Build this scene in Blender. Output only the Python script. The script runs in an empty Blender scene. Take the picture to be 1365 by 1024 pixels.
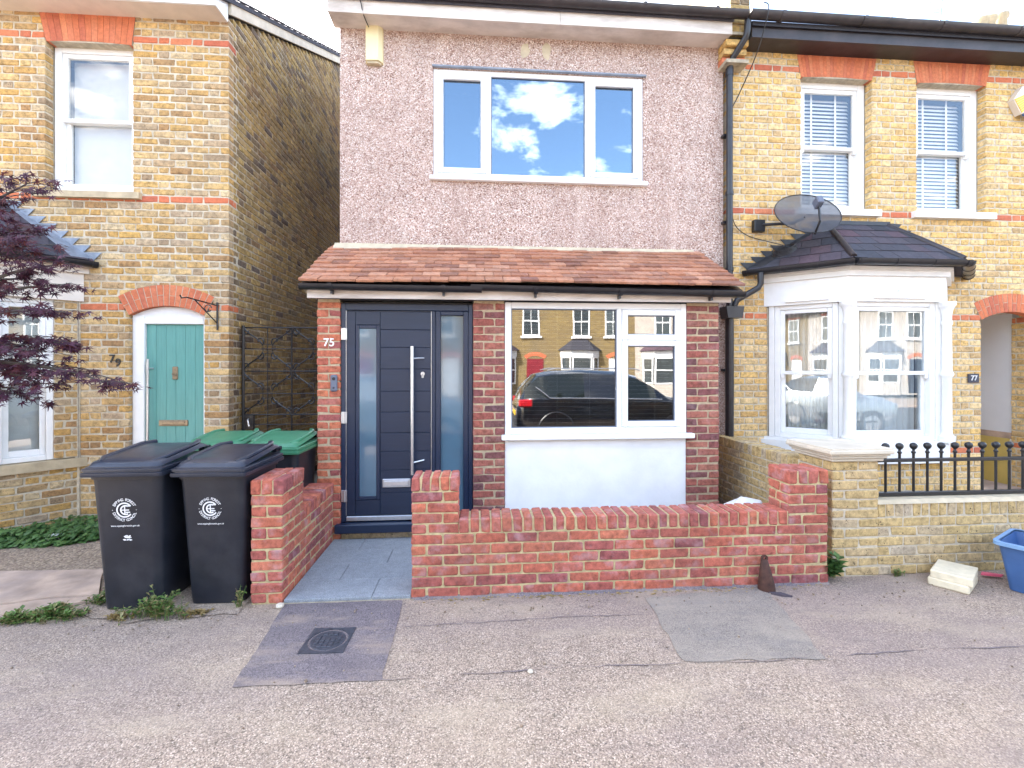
import bpy, bmesh, math, random
from mathutils import Matrix, Vector
R = math.radians
rng = random.Random(75)
scene = bpy.context.scene
col = scene.collection

# ------------------------------------------------------------------ camera
EYE = 1.63
cam_d = bpy.data.cameras.new("camera")
cam_d.sensor_width = 36.0
cam_d.lens = 620.0 * 36.0 / 1365.0
cam_d.shift_y = -22.0 / 1365.0
cam_d.clip_start = 0.05
cam_d.clip_end = 500.0
cam = bpy.data.objects.new("camera", cam_d)
cam.location = (0, 0, EYE)
cam.rotation_euler = (R(90), 0, R(-4.388))
col.objects.link(cam)
scene.camera = cam

# ------------------------------------------------------------------ sky and sun
SUN_EL, SUN_AZ = 38.0, -48.0      # the sun stands behind the houses, a little to the left
CLOUD_SEED = 3.7
world = bpy.data.worlds.new("World")
scene.world = world
world.use_nodes = True
wt = world.node_tree
wt.nodes.clear()


def N(nt, typ, ins=None, **props):
    n = nt.nodes.new(typ)
    for k, v in props.items():
        setattr(n, k, v)
    for k, v in (ins or {}).items():
        s = n.inputs[k]
        if isinstance(v, bpy.types.NodeSocket):
            nt.links.new(v, s)
        else:
            s.default_value = v
    return n


def ramp(nt, fac, stops, interp='LINEAR'):
    n = nt.nodes.new('ShaderNodeValToRGB')
    cr = n.color_ramp
    cr.interpolation = interp
    while len(cr.elements) < len(stops):
        cr.elements.new(0.5)
    for e, (p, c) in zip(cr.elements, stops):
        e.position = p
        e.color = (c[0], c[1], c[2], 1) if not isinstance(c, (int, float)) else (c, c, c, 1)
    nt.links.new(fac, n.inputs[0])
    return n.outputs[0]


def math_n(nt, op, a, b=0.0, c=0.0, clamp=False):
    return N(nt, 'ShaderNodeMath', {0: a, 1: b, 2: c}, operation=op, use_clamp=clamp).outputs[0]


def mixc(nt, fac, a, b, mode='MIX'):
    n = nt.nodes.new('ShaderNodeMix')
    n.data_type = 'RGBA'
    n.blend_type = mode
    for i, v in ((0, fac), (6, a), (7, b)):
        s = n.inputs[i]
        if isinstance(v, bpy.types.NodeSocket):
            nt.links.new(v, s)
        elif i and not isinstance(v, (int, float)):
            s.default_value = (v[0], v[1], v[2], 1)
        elif i:
            s.default_value = (v, v, v, 1)
        else:
            s.default_value = v
    return n.outputs[2]


sky = N(wt, 'ShaderNodeTexSky', sky_type='NISHITA', sun_disc=False, sun_elevation=R(SUN_EL),
        sun_rotation=R(SUN_AZ), altitude=50, air_density=1.0, dust_density=2.6, ozone_density=0.5)
tc = N(wt, 'ShaderNodeTexCoord')
sx = N(wt, 'ShaderNodeSeparateXYZ', {0: tc.outputs['Generated']})
zz = math_n(wt, 'ADD', math_n(wt, 'MAXIMUM', sx.outputs[2], 0.0), 0.16)
px = math_n(wt, 'DIVIDE', sx.outputs[0], zz)
py = math_n(wt, 'DIVIDE', sx.outputs[1], zz)
pv = N(wt, 'ShaderNodeCombineXYZ', {0: math_n(wt, 'ADD', px, .03), 1: math_n(wt, 'ADD', py, .13), 2: CLOUD_SEED})
cn = N(wt, 'ShaderNodeTexNoise', {'Vector': pv.outputs[0], 'Scale': 2.7, 'Detail': 10.0, 'Roughness': 0.58, 'Distortion': 0.25})
cloud = ramp(wt, cn.outputs['Fac'], [(0.535, 0.0), (0.64, 0.88), (0.75, 1.0)])
sky_c = mixc(wt, cloud, sky.outputs[0], (10.5, 10.3, 10.0))
bg = N(wt, 'ShaderNodeBackground', {0: sky_c, 1: 0.12})
wo = N(wt, 'ShaderNodeOutputWorld', {0: bg.outputs[0]})

sun_d = bpy.data.lights.new("sun", 'SUN')
sun_d.energy = 3.2
sun_d.angle = R(0.55)
sun_d.color = (1.0, 0.94, 0.85)
sun = bpy.data.objects.new("sun", sun_d)
sun.rotation_euler = (R(-(90 - SUN_EL)), 0, R(-SUN_AZ))
sun.location = (0, 12, 20)
col.objects.link(sun)

scene.view_settings.view_transform = 'Standard'
scene.view_settings.look = 'None'
scene.view_settings.gamma = 1.0
scene.view_settings.use_curve_mapping = False
scene.view_settings.exposure = 3.05


# ------------------------------------------------------------------ helpers
def tag(o, label=None, cat=None, group=None, kind=None):
    if label: o["label"] = label
    if cat: o["category"] = cat
    if group: o["group"] = group
    if kind: o["kind"] = kind
    return o


def thing(name, label, cat, loc=(0, 0, 0), rotz=0.0, group=None):
    o = bpy.data.objects.new(name, None)
    o.empty_display_size = 0.1
    o.location = loc
    o.rotation_euler = (0, 0, rotz)
    col.objects.link(o)
    return tag(o, label, cat, group)


def inverse_of(parent):
    """World-placed children keep their coordinates below a parent that sits elsewhere."""
    m = Matrix.Identity(4)
    p = parent
    chain = []
    while p is not None:
        chain.append(p)
        p = p.parent
    for q in reversed(chain):
        loc = Matrix.Translation(q.location) @ q.rotation_euler.to_matrix().to_4x4()
        m = m @ q.matrix_parent_inverse @ loc
    return m.inverted()


class MB:
    def __init__(self, M=None):
        self.v, self.f, self.M = [], [], M

    def add(self, vs, fs):
        o = len(self.v)
        if self.M is not None:
            vs = [tuple(self.M @ Vector(p)) for p in vs]
        self.v += [tuple(p) for p in vs]
        self.f += [tuple(i + o for i in f) for f in fs]
        return self

    def box(self, x0, x1, y0, y1, z0, z1):
        return self.add([(x0, y0, z0), (x1, y0, z0), (x1, y1, z0), (x0, y1, z0), (x0, y0, z1), (x1, y0, z1), (x1, y1, z1), (x0, y1, z1)],
                        [(0, 3, 2, 1), (4, 5, 6, 7), (0, 1, 5, 4), (1, 2, 6, 5), (2, 3, 7, 6), (3, 0, 4, 7)])

    def cbox(self, x0, x1, y0, y1, z0, z1, c=0.004, j=0.0):
        """box with chamfered edges and, where j > 0, uneven corners: 44 triangles"""
        vs, ix = [], {}
        X, Y, Z = (x0, x1), (y0, y1), (z0, z1)
        for a in (0, 1):
            for b in (0, 1):
                for d in (0, 1):
                    jx, jy, jz = (rng.uniform(-j, j) for _ in range(3))
                    s = (1 - 2 * a, 1 - 2 * b, 1 - 2 * d)
                    p = (X[a] + jx, Y[b] + jy, Z[d] + jz)
                    cc = c * (1 + (rng.uniform(-.5, .9) if j else 0))
                    for k in range(3):
                        ix[(a, b, d, k)] = len(vs)
                        vs.append(tuple(p[m] + (0 if m == k else s[m] * cc) for m in range(3)))
        fs = []
        for a in (0, 1):
            q = [ix[(a, 0, 0, 0)], ix[(a, 1, 0, 0)], ix[(a, 1, 1, 0)], ix[(a, 0, 1, 0)]]
            fs.append(q if a else q[::-1])
            q = [ix[(0, a, 0, 1)], ix[(1, a, 0, 1)], ix[(1, a, 1, 1)], ix[(0, a, 1, 1)]]
            fs.append(q[::-1] if a else q)
            q = [ix[(0, 0, a, 2)], ix[(1, 0, a, 2)], ix[(1, 1, a, 2)], ix[(0, 1, a, 2)]]
            fs.append(q if a else q[::-1])
        for a in (0, 1):
            for b in (0, 1):
                for (k, m, mk) in ((0, 1, lambda t: (a, b, t)), (1, 2, lambda t: (t, a, b)), (0, 2, lambda t: (a, t, b))):
                    fs.append((ix[mk(0) + (k,)], ix[mk(1) + (k,)], ix[mk(1) + (m,)], ix[mk(0) + (m,)]))
                for d in (0, 1):
                    fs.append((ix[(a, b, d, 0)], ix[(a, b, d, 1)], ix[(a, b, d, 2)]))
        return self.add(vs, fs)

    def poly(self, pts):
        return self.add(pts, [tuple(range(len(pts)))])

    def prism(self, pts, d):
        """closed polygon pts (3d) pushed along vector d"""
        n = len(pts)
        d = Vector(d)
        vs = [Vector(p) for p in pts] + [Vector(p) + d for p in pts]
        fs = [tuple(range(n))[::-1], tuple(range(n, 2 * n))]
        fs += [(i, (i + 1) % n, n + (i + 1) % n, n + i) for i in range(n)]
        return self.add(vs, fs)

    def tube(self, pts, r, n=8, cap=True, flat=1.0):
        pts = [Vector(p) for p in pts]
        rs = r if isinstance(r, (list, tuple)) else [r] * len(pts)
        vs, fs = [], []
        t = (pts[1] - pts[0]).normalized()
        ref = Vector((0, 0, 1)) if abs(t.z) < .9 else Vector((1, 0, 0))
        u = t.cross(ref).normalized()
        for i, p in enumerate(pts):
            a = pts[max(i - 1, 0)]
            b = pts[min(i + 1, len(pts) - 1)]
            t = (b - a).normalized()
            u = (u - t * u.dot(t)).normalized()
            w = t.cross(u)
            for k in range(n):
                an = 2 * math.pi * k / n
                vs.append(p + u * (math.cos(an) * rs[i]) + w * (math.sin(an) * rs[i] * flat))
        for i in range(len(pts) - 1):
            for k in range(n):
                k2 = (k + 1) % n
                fs.append((i * n + k, i * n + k2, (i + 1) * n + k2, (i + 1) * n + k))
        if cap:
            fs.append(tuple(range(n))[::-1])
            fs.append(tuple((len(pts) - 1) * n + k for k in range(n)))
        return self.add(vs, fs)

    def lathe(self, prof, c=(0, 0, 0), n=16, axis='Z'):
        vs, fs = [], []
        for (r, h) in prof:
            for k in range(n):
                a = 2 * math.pi * k / n
                p = (r * math.cos(a), r * math.sin(a), h)
                if axis == 'Y': p = (p[0], p[2], p[1])
                if axis == 'X': p = (p[2], p[0], p[1])
                vs.append((c[0] + p[0], c[1] + p[1], c[2] + p[2]))
        m = len(prof)
        for i in range(m - 1):
            for k in range(n):
                k2 = (k + 1) % n
                fs.append((i * n + k, i * n + k2, (i + 1) * n + k2, (i + 1) * n + k))
        fs.append(tuple(range(n))[::-1])
        fs.append(tuple((m - 1) * n + k for k in range(n)))
        return self.add(vs, fs)

    def gutter(self, p, q, r, th=0.004, n=9, up=Vector((0, 0, 1))):
        """open half round channel from p to q"""
        p, q = Vector(p), Vector(q)
        t = (q - p).normalized()
        s = t.cross(up).normalized()
        sec = []
        for k in range(n):
            a = math.pi + math.pi * k / (n - 1)
            sec.append((math.cos(a) * r, math.sin(a) * r))
        for k in range(n - 1, -1, -1):
            a = math.pi + math.pi * k / (n - 1)
            sec.append((math.cos(a) * (r - th), math.sin(a) * (r - th)))
        ring = lambda c: [c + s * a + up * b for a, b in sec]
        m = len(sec)
        vs = ring(p) + ring(q)
        fs = [(i, (i + 1) % m, m + (i + 1) % m, m + i) for i in range(m)]
        fs += [tuple(range(n))[::-1], tuple(m + i for i in range(n))]
        return self.add(vs, fs)

    def mesh(self, name, mat, smooth=False):
        me = bpy.data.meshes.new(name)
        me.from_pydata(self.v, [], self.f)
        bm = bmesh.new()
        bm.from_mesh(me)
        bmesh.ops.recalc_face_normals(bm, faces=bm.faces)
        bm.to_mesh(me)
        bm.free()
        if mat: me.materials.append(mat)
        if smooth:
            me.polygons.foreach_set('use_smooth', [True] * len(me.polygons))
            if hasattr(me, 'set_sharp_from_angle'):
                me.set_sharp_from_angle(angle=R(40))
        me.update()
        return me

    def build(self, name, mat, parent=None, smooth=False, local=False, **kw):
        o = bpy.data.objects.new(name, self.mesh(name, mat, smooth))
        col.objects.link(o)
        if parent is not None:
            o.parent = parent
            if not local:
                o.matrix_parent_inverse = inverse_of(parent)
        return tag(o, **kw)


def place(name, me, parent, loc, rot=(0, 0, 0)):
    o = bpy.data.objects.new(name, me)
    o.location = loc
    o.rotation_euler = rot
    col.objects.link(o)
    o.parent = parent
    o.matrix_parent_inverse = inverse_of(parent)
    return o


def copy_tree(o, parent=None):
    c = o.copy()
    col.objects.link(c)
    c.parent = parent
    if parent is not None:
        c.matrix_parent_inverse = o.matrix_parent_inverse.copy()
    for ch in [x for x in bpy.data.objects if x.parent is o]:
        copy_tree(ch, c)
    return c


_font_cache = {}


def glyph(txt, size=1.0, extrude=0.0):
    """mesh data of a text in the xy plane, centred on its own width, baseline at 0"""
    key = (txt, size, extrude)
    if key not in _font_cache:
        cu = bpy.data.curves.new('text', 'FONT')
        cu.body = txt
        cu.size = size
        cu.extrude = extrude
        cu.align_x = 'CENTER'
        cu.resolution_u = 3
        cu.offset = size * .012
        ob = bpy.data.objects.new('text', cu)
        me = bpy.data.meshes.new_from_object(ob)
        _font_cache[key] = ([tuple(v.co) for v in me.vertices], [tuple(p.vertices) for p in me.polygons])
        bpy.data.objects.remove(ob)
        bpy.data.curves.remove(cu)
        bpy.data.meshes.remove(me)
    return _font_cache[key]


def arc_pts(c, r, a0, a1, n, plane='XZ'):
    out = []
    for k in range(n + 1):
        a = a0 + (a1 - a0) * k / n
        if plane == 'XZ': out.append((c[0] + r * math.cos(a), c[1], c[2] + r * math.sin(a)))
        else: out.append((c[0] + r * math.cos(a), c[1] + r * math.sin(a), c[2]))
    return out


# ------------------------------------------------------------------ materials
def new_mat(name):
    m = bpy.data.materials.new(name)
    m.use_nodes = True
    nt = m.node_tree
    b = nt.nodes['Principled BSDF']
    return m, nt, b


def position(nt):
    return N(nt, 'ShaderNodeNewGeometry').outputs['Position']


def noise(nt, vec, scale, detail=4.0, rough=0.55, out='Fac'):
    return N(nt, 'ShaderNodeTexNoise', {'Vector': vec, 'Scale': scale, 'Detail': detail, 'Roughness': rough}).outputs[out]


def bump(nt, b, h, strength=.3, dist=.003):
    n = N(nt, 'ShaderNodeBump', {'Height': h, 'Strength': strength, 'Distance': dist})
    nt.links.new(n.outputs[0], b.inputs['Normal'])


def simple(name, c, rough=.5, var=.12, scale=14., metal=0., bmp=0., bscale=120., spec=.5, dirt=0., dirtc=(.08, .07, .05), coat=0., stretch=None):
    m, nt, b = new_mat(name)
    P = position(nt)
    if stretch:
        P = N(nt, 'ShaderNodeMapping', {'Vector': P, 'Scale': stretch}).outputs[0]
    n1 = noise(nt, P, scale, 5)
    lo = tuple(x * (1 - var) for x in c)
    hi = tuple(min(1, x * (1 + var)) for x in c)
    cc = ramp(nt, n1, [(.3, lo), (.7, hi)])
    if dirt:
        d = ramp(nt, noise(nt, P, scale * .35, 7, .65), [(.48, 0.), (.75, dirt)])
        cc = mixc(nt, d, cc, dirtc)
    nt.links.new(cc, b.inputs['Base Color'])
    r = N(nt, 'ShaderNodeMapRange', {'Value': noise(nt, P, scale * 2.3), 'To Min': rough * .85, 'To Max': min(1, rough * 1.15)}).outputs[0]
    nt.links.new(r, b.inputs['Roughness'])
    b.inputs['Metallic'].default_value = metal
    b.inputs['Specular IOR Level'].default_value = spec
    b.inputs['Coat Weight'].default_value = coat
    if bmp:
        bump(nt, b, noise(nt, P, bscale, 3), bmp, .002)
    return m


def brick_mat(name, cols, pits=0., bloom=0., soot=0., sootc=(.05, .045, .04), contrast=.46):
    m, nt, b = new_mat(name)
    g = N(nt, 'ShaderNodeNewGeometry')
    P = g.outputs['Position']
    oi = N(nt, 'ShaderNodeObjectInfo')
    rnd = math_n(nt, 'FRACT', math_n(nt, 'ADD', math_n(nt, 'MULTIPLY', g.outputs['Random Per Island'], 7.31), math_n(nt, 'MULTIPLY', oi.outputs['Random'], 3.7)))
    n = len(cols)
    c = ramp(nt, rnd, [((i + .5) / n, x) for i, x in enumerate(cols)])
    rnd2 = math_n(nt, 'FRACT', math_n(nt, 'MULTIPLY', rnd, 17.0))
    shifted = N(nt, 'ShaderNodeVectorMath', {0: P, 1: N(nt, 'ShaderNodeCombineXYZ', {0: rnd2, 1: rnd, 2: rnd2}).outputs[0]}, operation='ADD').outputs[0]
    n1 = noise(nt, shifted, 26, 6, .65)
    c = mixc(nt, 1.0, c, ramp(nt, n1, [(.30, 1 - contrast), (.5, 1.0), (.70, 1 + contrast * .8)]), 'MULTIPLY')
    n2 = noise(nt, shifted, 160, 3, .6)
    c = mixc(nt, .6, c, ramp(nt, n2, [(.3, .72), (.65, 1.12)]), 'MULTIPLY')
    if bloom:
        w = ramp(nt, noise(nt, shifted, 8.5, 5, .6), [(.52, 0.), (.72, bloom)])
        c = mixc(nt, w, c, (.50, .36, .38))
    if soot:
        w = ramp(nt, noise(nt, P, 1.5, 7, .68), [(.46, 0.), (.70, soot)])
        c = mixc(nt, w, c, sootc)
    h = n1
    if pits:
        vo = N(nt, 'ShaderNodeTexVoronoi', {'Vector': shifted, 'Scale': 52.0, 'Randomness': 1.0})
        gate = ramp(nt, noise(nt, shifted, 21, 2), [(.55, 0.), (.62, 1.)])
        pw = math_n(nt, 'MULTIPLY', ramp(nt, vo.outputs['Distance'], [(.22, 1.), (.34, 0.)]), gate)
        c = mixc(nt, math_n(nt, 'MULTIPLY', pw, pits), c, (.035, .03, .025))
        h = math_n(nt, 'SUBTRACT', n1, math_n(nt, 'MULTIPLY', pw, .8))
    nt.links.new(c, b.inputs['Base Color'])
    b.inputs['Roughness'].default_value = .88
    b.inputs['Specular IOR Level'].default_value = .25
    h = math_n(nt, 'ADD', h, math_n(nt, 'MULTIPLY', n2, .5))
    bump(nt, b, h, .65, .005)
    return m


def aggregate(name, cols, scale=150., rough=.9, patch=.2, patchc=(.07, .065, .06), pscale=.8, bmp=.6, stain=None, soft=0., qs=(.45, 1.3, 1.0)):
    """asphalt, gravel or pebbledash: small stones of mixed colour"""
    m, nt, b = new_mat(name)
    P = position(nt)
    vo = N(nt, 'ShaderNodeTexVoronoi', {'Vector': P, 'Scale': scale, 'Randomness': 1.0})
    sep = N(nt, 'ShaderNodeSeparateColor', {0: vo.outputs['Color']})
    n = len(cols)
    c = ramp(nt, sep.outputs[0], [((i + .5) / n, x) for i, x in enumerate(cols)], 'LINEAR')
    edge = ramp(nt, vo.outputs['Distance'], [(.35, 1.), (.75, .62)])
    c = mixc(nt, 1.0, c, edge, 'MULTIPLY')
    big = noise(nt, P, pscale, 8, .62)
    c = mixc(nt, ramp(nt, big, [(.45, 0.), (.68, patch)]), c, patchc)
    c = mixc(nt, .5, c, ramp(nt, noise(nt, P, pscale * 6, 6, .6), [(.3, .78), (.7, 1.2)]), 'MULTIPLY')
    if soft:      # dust lying between and over the stones
        c = mixc(nt, soft, c, tuple(sum(x[i] for x in cols) / n for i in range(3)))
    if stain:
        Q = N(nt, 'ShaderNodeMapping', {'Vector': P, 'Scale': qs, 'Location': (3.1, 1.7, 0)}).outputs[0]
        for (sc_, lo, hi, amt, colr) in stain:
            c = mixc(nt, ramp(nt, noise(nt, Q, sc_, 9, .66), [(lo, 0.), (hi, amt)]), c, colr)
    nt.links.new(c, b.inputs['Base Color'])
    b.inputs['Roughness'].default_value = rough
    b.inputs['Specular IOR Level'].default_value = .3
    h = math_n(nt, 'SUBTRACT', math_n(nt, 'MULTIPLY', sep.outputs[1], .6), vo.outputs['Distance'])
    bump(nt, b, h, bmp, .004)
    return m


def glass(name, refl=.3, tint=(.6, .66, .68), wob=.02, coat=(.95, .97, 1)):
    m, nt, b = new_mat(name)
    nt.nodes.remove(b)
    P = position(nt)
    bp = N(nt, 'ShaderNodeBump', {'Height': noise(nt, P, 1.6, 2), 'Strength': wob, 'Distance': .05})
    g = N(nt, 'ShaderNodeNewGeometry')
    dt = N(nt, 'ShaderNodeVectorMath', {0: g.outputs['Incoming'], 1: g.outputs['Normal']}, operation='DOT_PRODUCT').outputs['Value']
    gr = math_n(nt, 'POWER', math_n(nt, 'SUBTRACT', 1.0, math_n(nt, 'ABSOLUTE', dt), clamp=True), 5.0)
    fac = N(nt, 'ShaderNodeMapRange', {'Value': gr, 'To Min': refl, 'To Max': 1.}).outputs[0]
    gl = N(nt, 'ShaderNodeBsdfGlossy', {'Color': (*coat, 1), 'Roughness': 0.0, 'Normal': bp.outputs[0]})
    tr = N(nt, 'ShaderNodeBsdfTransparent', {'Color': (*tint, 1)})
    mx = N(nt, 'ShaderNodeMixShader', {0: fac, 1: tr.outputs[0], 2: gl.outputs[0]})
    out = [x for x in nt.nodes if x.type == 'OUTPUT_MATERIAL'][0]
    nt.links.new(mx.outputs[0], out.inputs[0])
    return m


def leafmat(name, cols, trans=.25):
    m, nt, b = new_mat(name)
    g = N(nt, 'ShaderNodeNewGeometry')
    n = len(cols)
    c = ramp(nt, g.outputs['Random Per Island'], [((i + .5) / n, x) for i, x in enumerate(cols)])
    c = mixc(nt, .6, c, ramp(nt, noise(nt, g.outputs['Position'], 40, 3), [(.3, .7), (.7, 1.25)]), 'MULTIPLY')
    nt.links.new(c, b.inputs['Base Color'])
    b.inputs['Roughness'].default_value = .5
    b.inputs['Specular IOR Level'].default_value = .35
    t = N(nt, 'ShaderNodeBsdfTranslucent', {0: c})
    mx = N(nt, 'ShaderNodeMixShader', {0: trans, 1: b.outputs[0], 2: t.outputs[0]})
    out = [x for x in nt.nodes if x.type == 'OUTPUT_MATERIAL'][0]
    nt.links.new(mx.outputs[0], out.inputs[0])
    return m


YEL = [(.53, .32, .10), (.58, .41, .20), (.47, .275, .09), (.60, .46, .27), (.31, .215, .13), (.55, .35, .13), (.50, .295, .095), (.42, .32, .22), (.57, .385, .165), (.38, .22, .095)]
M = {}
M['stock'] = brick_mat('yellow_stock_brick', YEL, pits=.5, soot=.45, sootc=(.16, .13, .10))
M['stock_clean'] = brick_mat('cleaned_yellow_stock_brick', [(.66, .43, .16), (.61, .38, .125), (.71, .53, .28), (.56, .35, .13), (.67, .46, .19), (.50, .34, .165), (.69, .50, .25)], pits=.55, soot=.15, sootc=(.3, .25, .18))
M['stock_dark'] = brick_mat('dark_yellow_stock_brick', [(.39, .265, .10), (.32, .215, .085), (.44, .305, .115), (.20, .15, .095), (.36, .245, .10), (.14, .105, .085), (.41, .285, .11), (.46, .34, .16), (.27, .175, .09)], pits=.4, soot=.45)  # darker brick tones than the front wall, mainly for the side wall
M['buff'] = brick_mat('buff_speckled_brick', [(.50, .36, .17), (.46, .33, .15), (.52, .38, .20), (.48, .35, .18), (.42, .34, .24)], pits=.95, soot=.2, sootc=(.2, .16, .1))
M['red_band'] = brick_mat('red_rubber_brick', [(.58, .18, .085), (.54, .16, .08), (.62, .22, .11), (.48, .14, .08)], contrast=.2)
M['red'] = brick_mat('red_garden_brick', [(.43, .125, .08), (.40, .115, .08), (.33, .095, .08), (.47, .145, .085), (.36, .105, .085), (.25, .08, .085), (.48, .16, .095), (.41, .13, .10)], bloom=.5, soot=.45, sootc=(.12, .05, .045))
M['porch'] = brick_mat('porch_brick', [(.30, .10, .075), (.35, .13, .09), (.19, .07, .07), (.26, .09, .075), (.12, .06, .065), (.37, .15, .105), (.28, .09, .07)], bloom=.2)
M['porch_warm'] = brick_mat('orange_red_brick', [(.46, .14, .075), (.50, .17, .09), (.38, .11, .075), (.48, .16, .085), (.30, .09, .08)], bloom=.15)
M['mortar'] = simple('lime_mortar', (.53, .465, .355), .95, .2, 26, bmp=.5, bscale=220, dirt=.3, dirtc=(.2, .17, .13))
M['mortar_warm'] = simple('sand_mortar', (.47, .38, .205), .95, .25, 30, bmp=.5, bscale=220, dirt=.35, dirtc=(.2, .15, .09))
M['mortar_porch'] = simple('tan_mortar', (.42, .33, .215), .95, .2, 30, bmp=.5, bscale=220, dirt=.35, dirtc=(.2, .15, .1))
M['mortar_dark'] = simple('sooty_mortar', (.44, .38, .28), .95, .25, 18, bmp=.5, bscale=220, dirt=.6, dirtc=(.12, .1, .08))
M['pebble'] = aggregate('pebbledash', [(.24, .125, .095), (.63, .48, .40), (.48, .32, .255), (.72, .59, .51), (.37, .23, .19), (.60, .43, .37), (.82, .72, .66)], 92., patch=.3, patchc=(.40, .29, .25), pscale=.7, bmp=1.0, qs=(3.0, 1.0, .3), stain=[(.9, .48, .66, .35, (.36, .25, .21)), (2.2, .52, .68, .3, (.62, .50, .44))])
M['pavement'] = aggregate('pavement_asphalt', [(.15, .115, .09), (.43, .325, .25), (.30, .225, .17), (.52, .405, .315), (.38, .29, .22), (.23, .175, .135), (.62, .50, .40)], 158., patch=.3, patchc=(.42, .33, .235), pscale=.9, bmp=.5, soft=.06, stain=[(.8, .45, .60, .52, (.23, .18, .165)), (2.1, .50, .66, .36, (.46, .37, .26)), (6.0, .55, .68, .35, (.20, .16, .14))])
M['patch_dark'] = aggregate('fresh_asphalt', [(.12, .10, .11), (.22, .185, .195), (.16, .135, .145), (.30, .25, .25), (.19, .16, .165)], 160., patch=.35, patchc=(.2, .16, .14), pscale=2.2, bmp=.5, soft=.15, stain=[(2.6, .50, .64, .6, (.40, .31, .23)), (5.0, .52, .66, .45, (.115, .095, .105))])
M['patch_grey'] = aggregate('grey_asphalt', [(.17, .15, .135), (.32, .275, .235), (.24, .205, .175), (.38, .325, .275), (.28, .24, .20)], 180., patch=.35, patchc=(.34, .285, .22), pscale=2.0, bmp=.5, soft=.2, stain=[(2.2, .46, .64, .45, (.38, .32, .25)), (6.0, .52, .66, .45, (.2, .18, .17))])
M['road'] = aggregate('road_asphalt', [(.04, .04, .042), (.09, .085, .085), (.06, .06, .06)], 90., patch=.3, pscale=.5)
M['gravel'] = aggregate('garden_gravel', [(.20, .15, .11), (.40, .30, .21), (.30, .23, .17), (.48, .38, .28), (.26, .19, .15)], 65., patch=.35, patchc=(.22, .17, .13), pscale=1.6, bmp=1.0)
M['soil'] = simple('soil', (.07, .05, .035), .95, .4, 12, bmp=.9, bscale=60)
M['ground'] = simple('far_ground', (.12, .11, .09), .95, .25, 2)
M['granite'] = aggregate('grey_granite', [(.24, .26, .28), (.34, .37, .40), (.29, .31, .34), (.40, .43, .46)], 330., .75, patch=.25, patchc=(.22, .24, .26), pscale=3, bmp=.12)
M['york'] = simple('york_stone', (.42, .31, .24), .85, .35, 4.5, bmp=.9, bscale=55, dirt=.75, dirtc=(.25, .21, .21))
M['stone'] = simple('cut_stone', (.60, .53, .42), .8, .12, 6, bmp=.25, bscale=90, dirt=.4, dirtc=(.34, .29, .22))
M['sill_stone'] = simple('weathered_stone_sill', (.47, .38, .25), .85, .18, 9, bmp=.35, bscale=80, dirt=.55, dirtc=(.18, .14, .1))
M['concrete'] = simple('cement', (.52, .44, .31), .92, .15, 12, bmp=.4, bscale=120, dirt=.3, dirtc=(.3, .24, .16))
M['render'] = simple('white_painted_render', (.78, .79, .80), .75, .06, 4, bmp=.5, bscale=35, dirt=.3, dirtc=(.55, .56, .58))
M['upvc'] = simple('white_window_plastic', (.80, .82, .84), .32, .03, 6, dirt=.06, dirtc=(.6, .58, .54))
M['white'] = simple('white_gloss_paint', (.80, .80, .79), .4, .04, 8, bmp=.06, bscale=60, dirt=.14, dirtc=(.6, .57, .5))
M['cream'] = simple('cream_paint', (.70, .62, .54), .6, .08, 7, dirt=.3, dirtc=(.5, .42, .36))
M['oldwhite'] = simple('peeling_white_paint', (.66, .60, .55), .65, .12, 9, bmp=.3, bscale=50, dirt=.75, dirtc=(.33, .27, .22), stretch=(.5, 1, 2))
M['black'] = simple('black_plastic', (.014, .014, .018), .32, .3, 12, dirt=.25, dirtc=(.05, .048, .05))
M['brown_black'] = simple('weathered_black_plastic', (.030, .024, .026), .42, .3, 8, dirt=.4, dirtc=(.09, .07, .07))
M['iron'] = simple('black_painted_iron', (.012, .012, .014), .38, .3, 30, bmp=.2, bscale=140)
M['rust'] = simple('rusty_iron', (.075, .032, .022), .7, .35, 25, metal=.25, bmp=.7, bscale=110, dirt=.4, dirtc=(.03, .02, .02))
M['bin'] = simple('bin_plastic', (.012, .014, .021), .38, .2, 9, bmp=.22, bscale=170, dirt=.28, dirtc=(.075, .075, .08))
M['bin_lid'] = simple('bin_lid_plastic', (.020, .025, .040), .34, .18, 9, bmp=.2, bscale=170, dirt=.3, dirtc=(.09, .09, .10))
M['green_lid'] = simple('green_lid_plastic', (.045, .20, .105), .42, .12, 9, bmp=.12, bscale=150, dirt=.25, dirtc=(.14, .22, .17))
M['print'] = simple('white_print', (.78, .78, .78), .6, .1, 60, dirt=.35, dirtc=(.3, .3, .32))
M['navy'] = simple('anthracite_door', (.008, .017, .042), .38, .12, 12, bmp=.35, bscale=70, stretch=(.25, 1, 3.5))
M['navy_frame'] = simple('anthracite_frame', (.010, .020, .048), .32, .08, 12)
M['steel'] = simple('brushed_steel', (.62, .63, .65), .3, .06, 40, metal=.9)
M['oldsteel'] = simple('aged_brass', (.28, .22, .15), .4, .2, 30, metal=.7)
M['teal'] = simple('teal_door_paint', (.115, .32, .285), .45, .10, 12, bmp=.25, bscale=50, stretch=(5, 1, .3))
M['slate'] = brick_mat('roof_slate', [(.052, .055, .070), (.070, .068, .085), (.042, .045, .055), (.085, .070, .085), (.060, .063, .078), (.10, .065, .08)], contrast=.2, bloom=.0, soot=.15)
M['lead'] = simple('lead_sheet', (.22, .25, .30), .5, .2, 14, metal=.35, dirt=.4, dirtc=(.45, .48, .5))
M['lead_dark'] = simple('dark_lead_sheet', (.03, .033, .04), .45, .25, 14, metal=.2)
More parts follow.
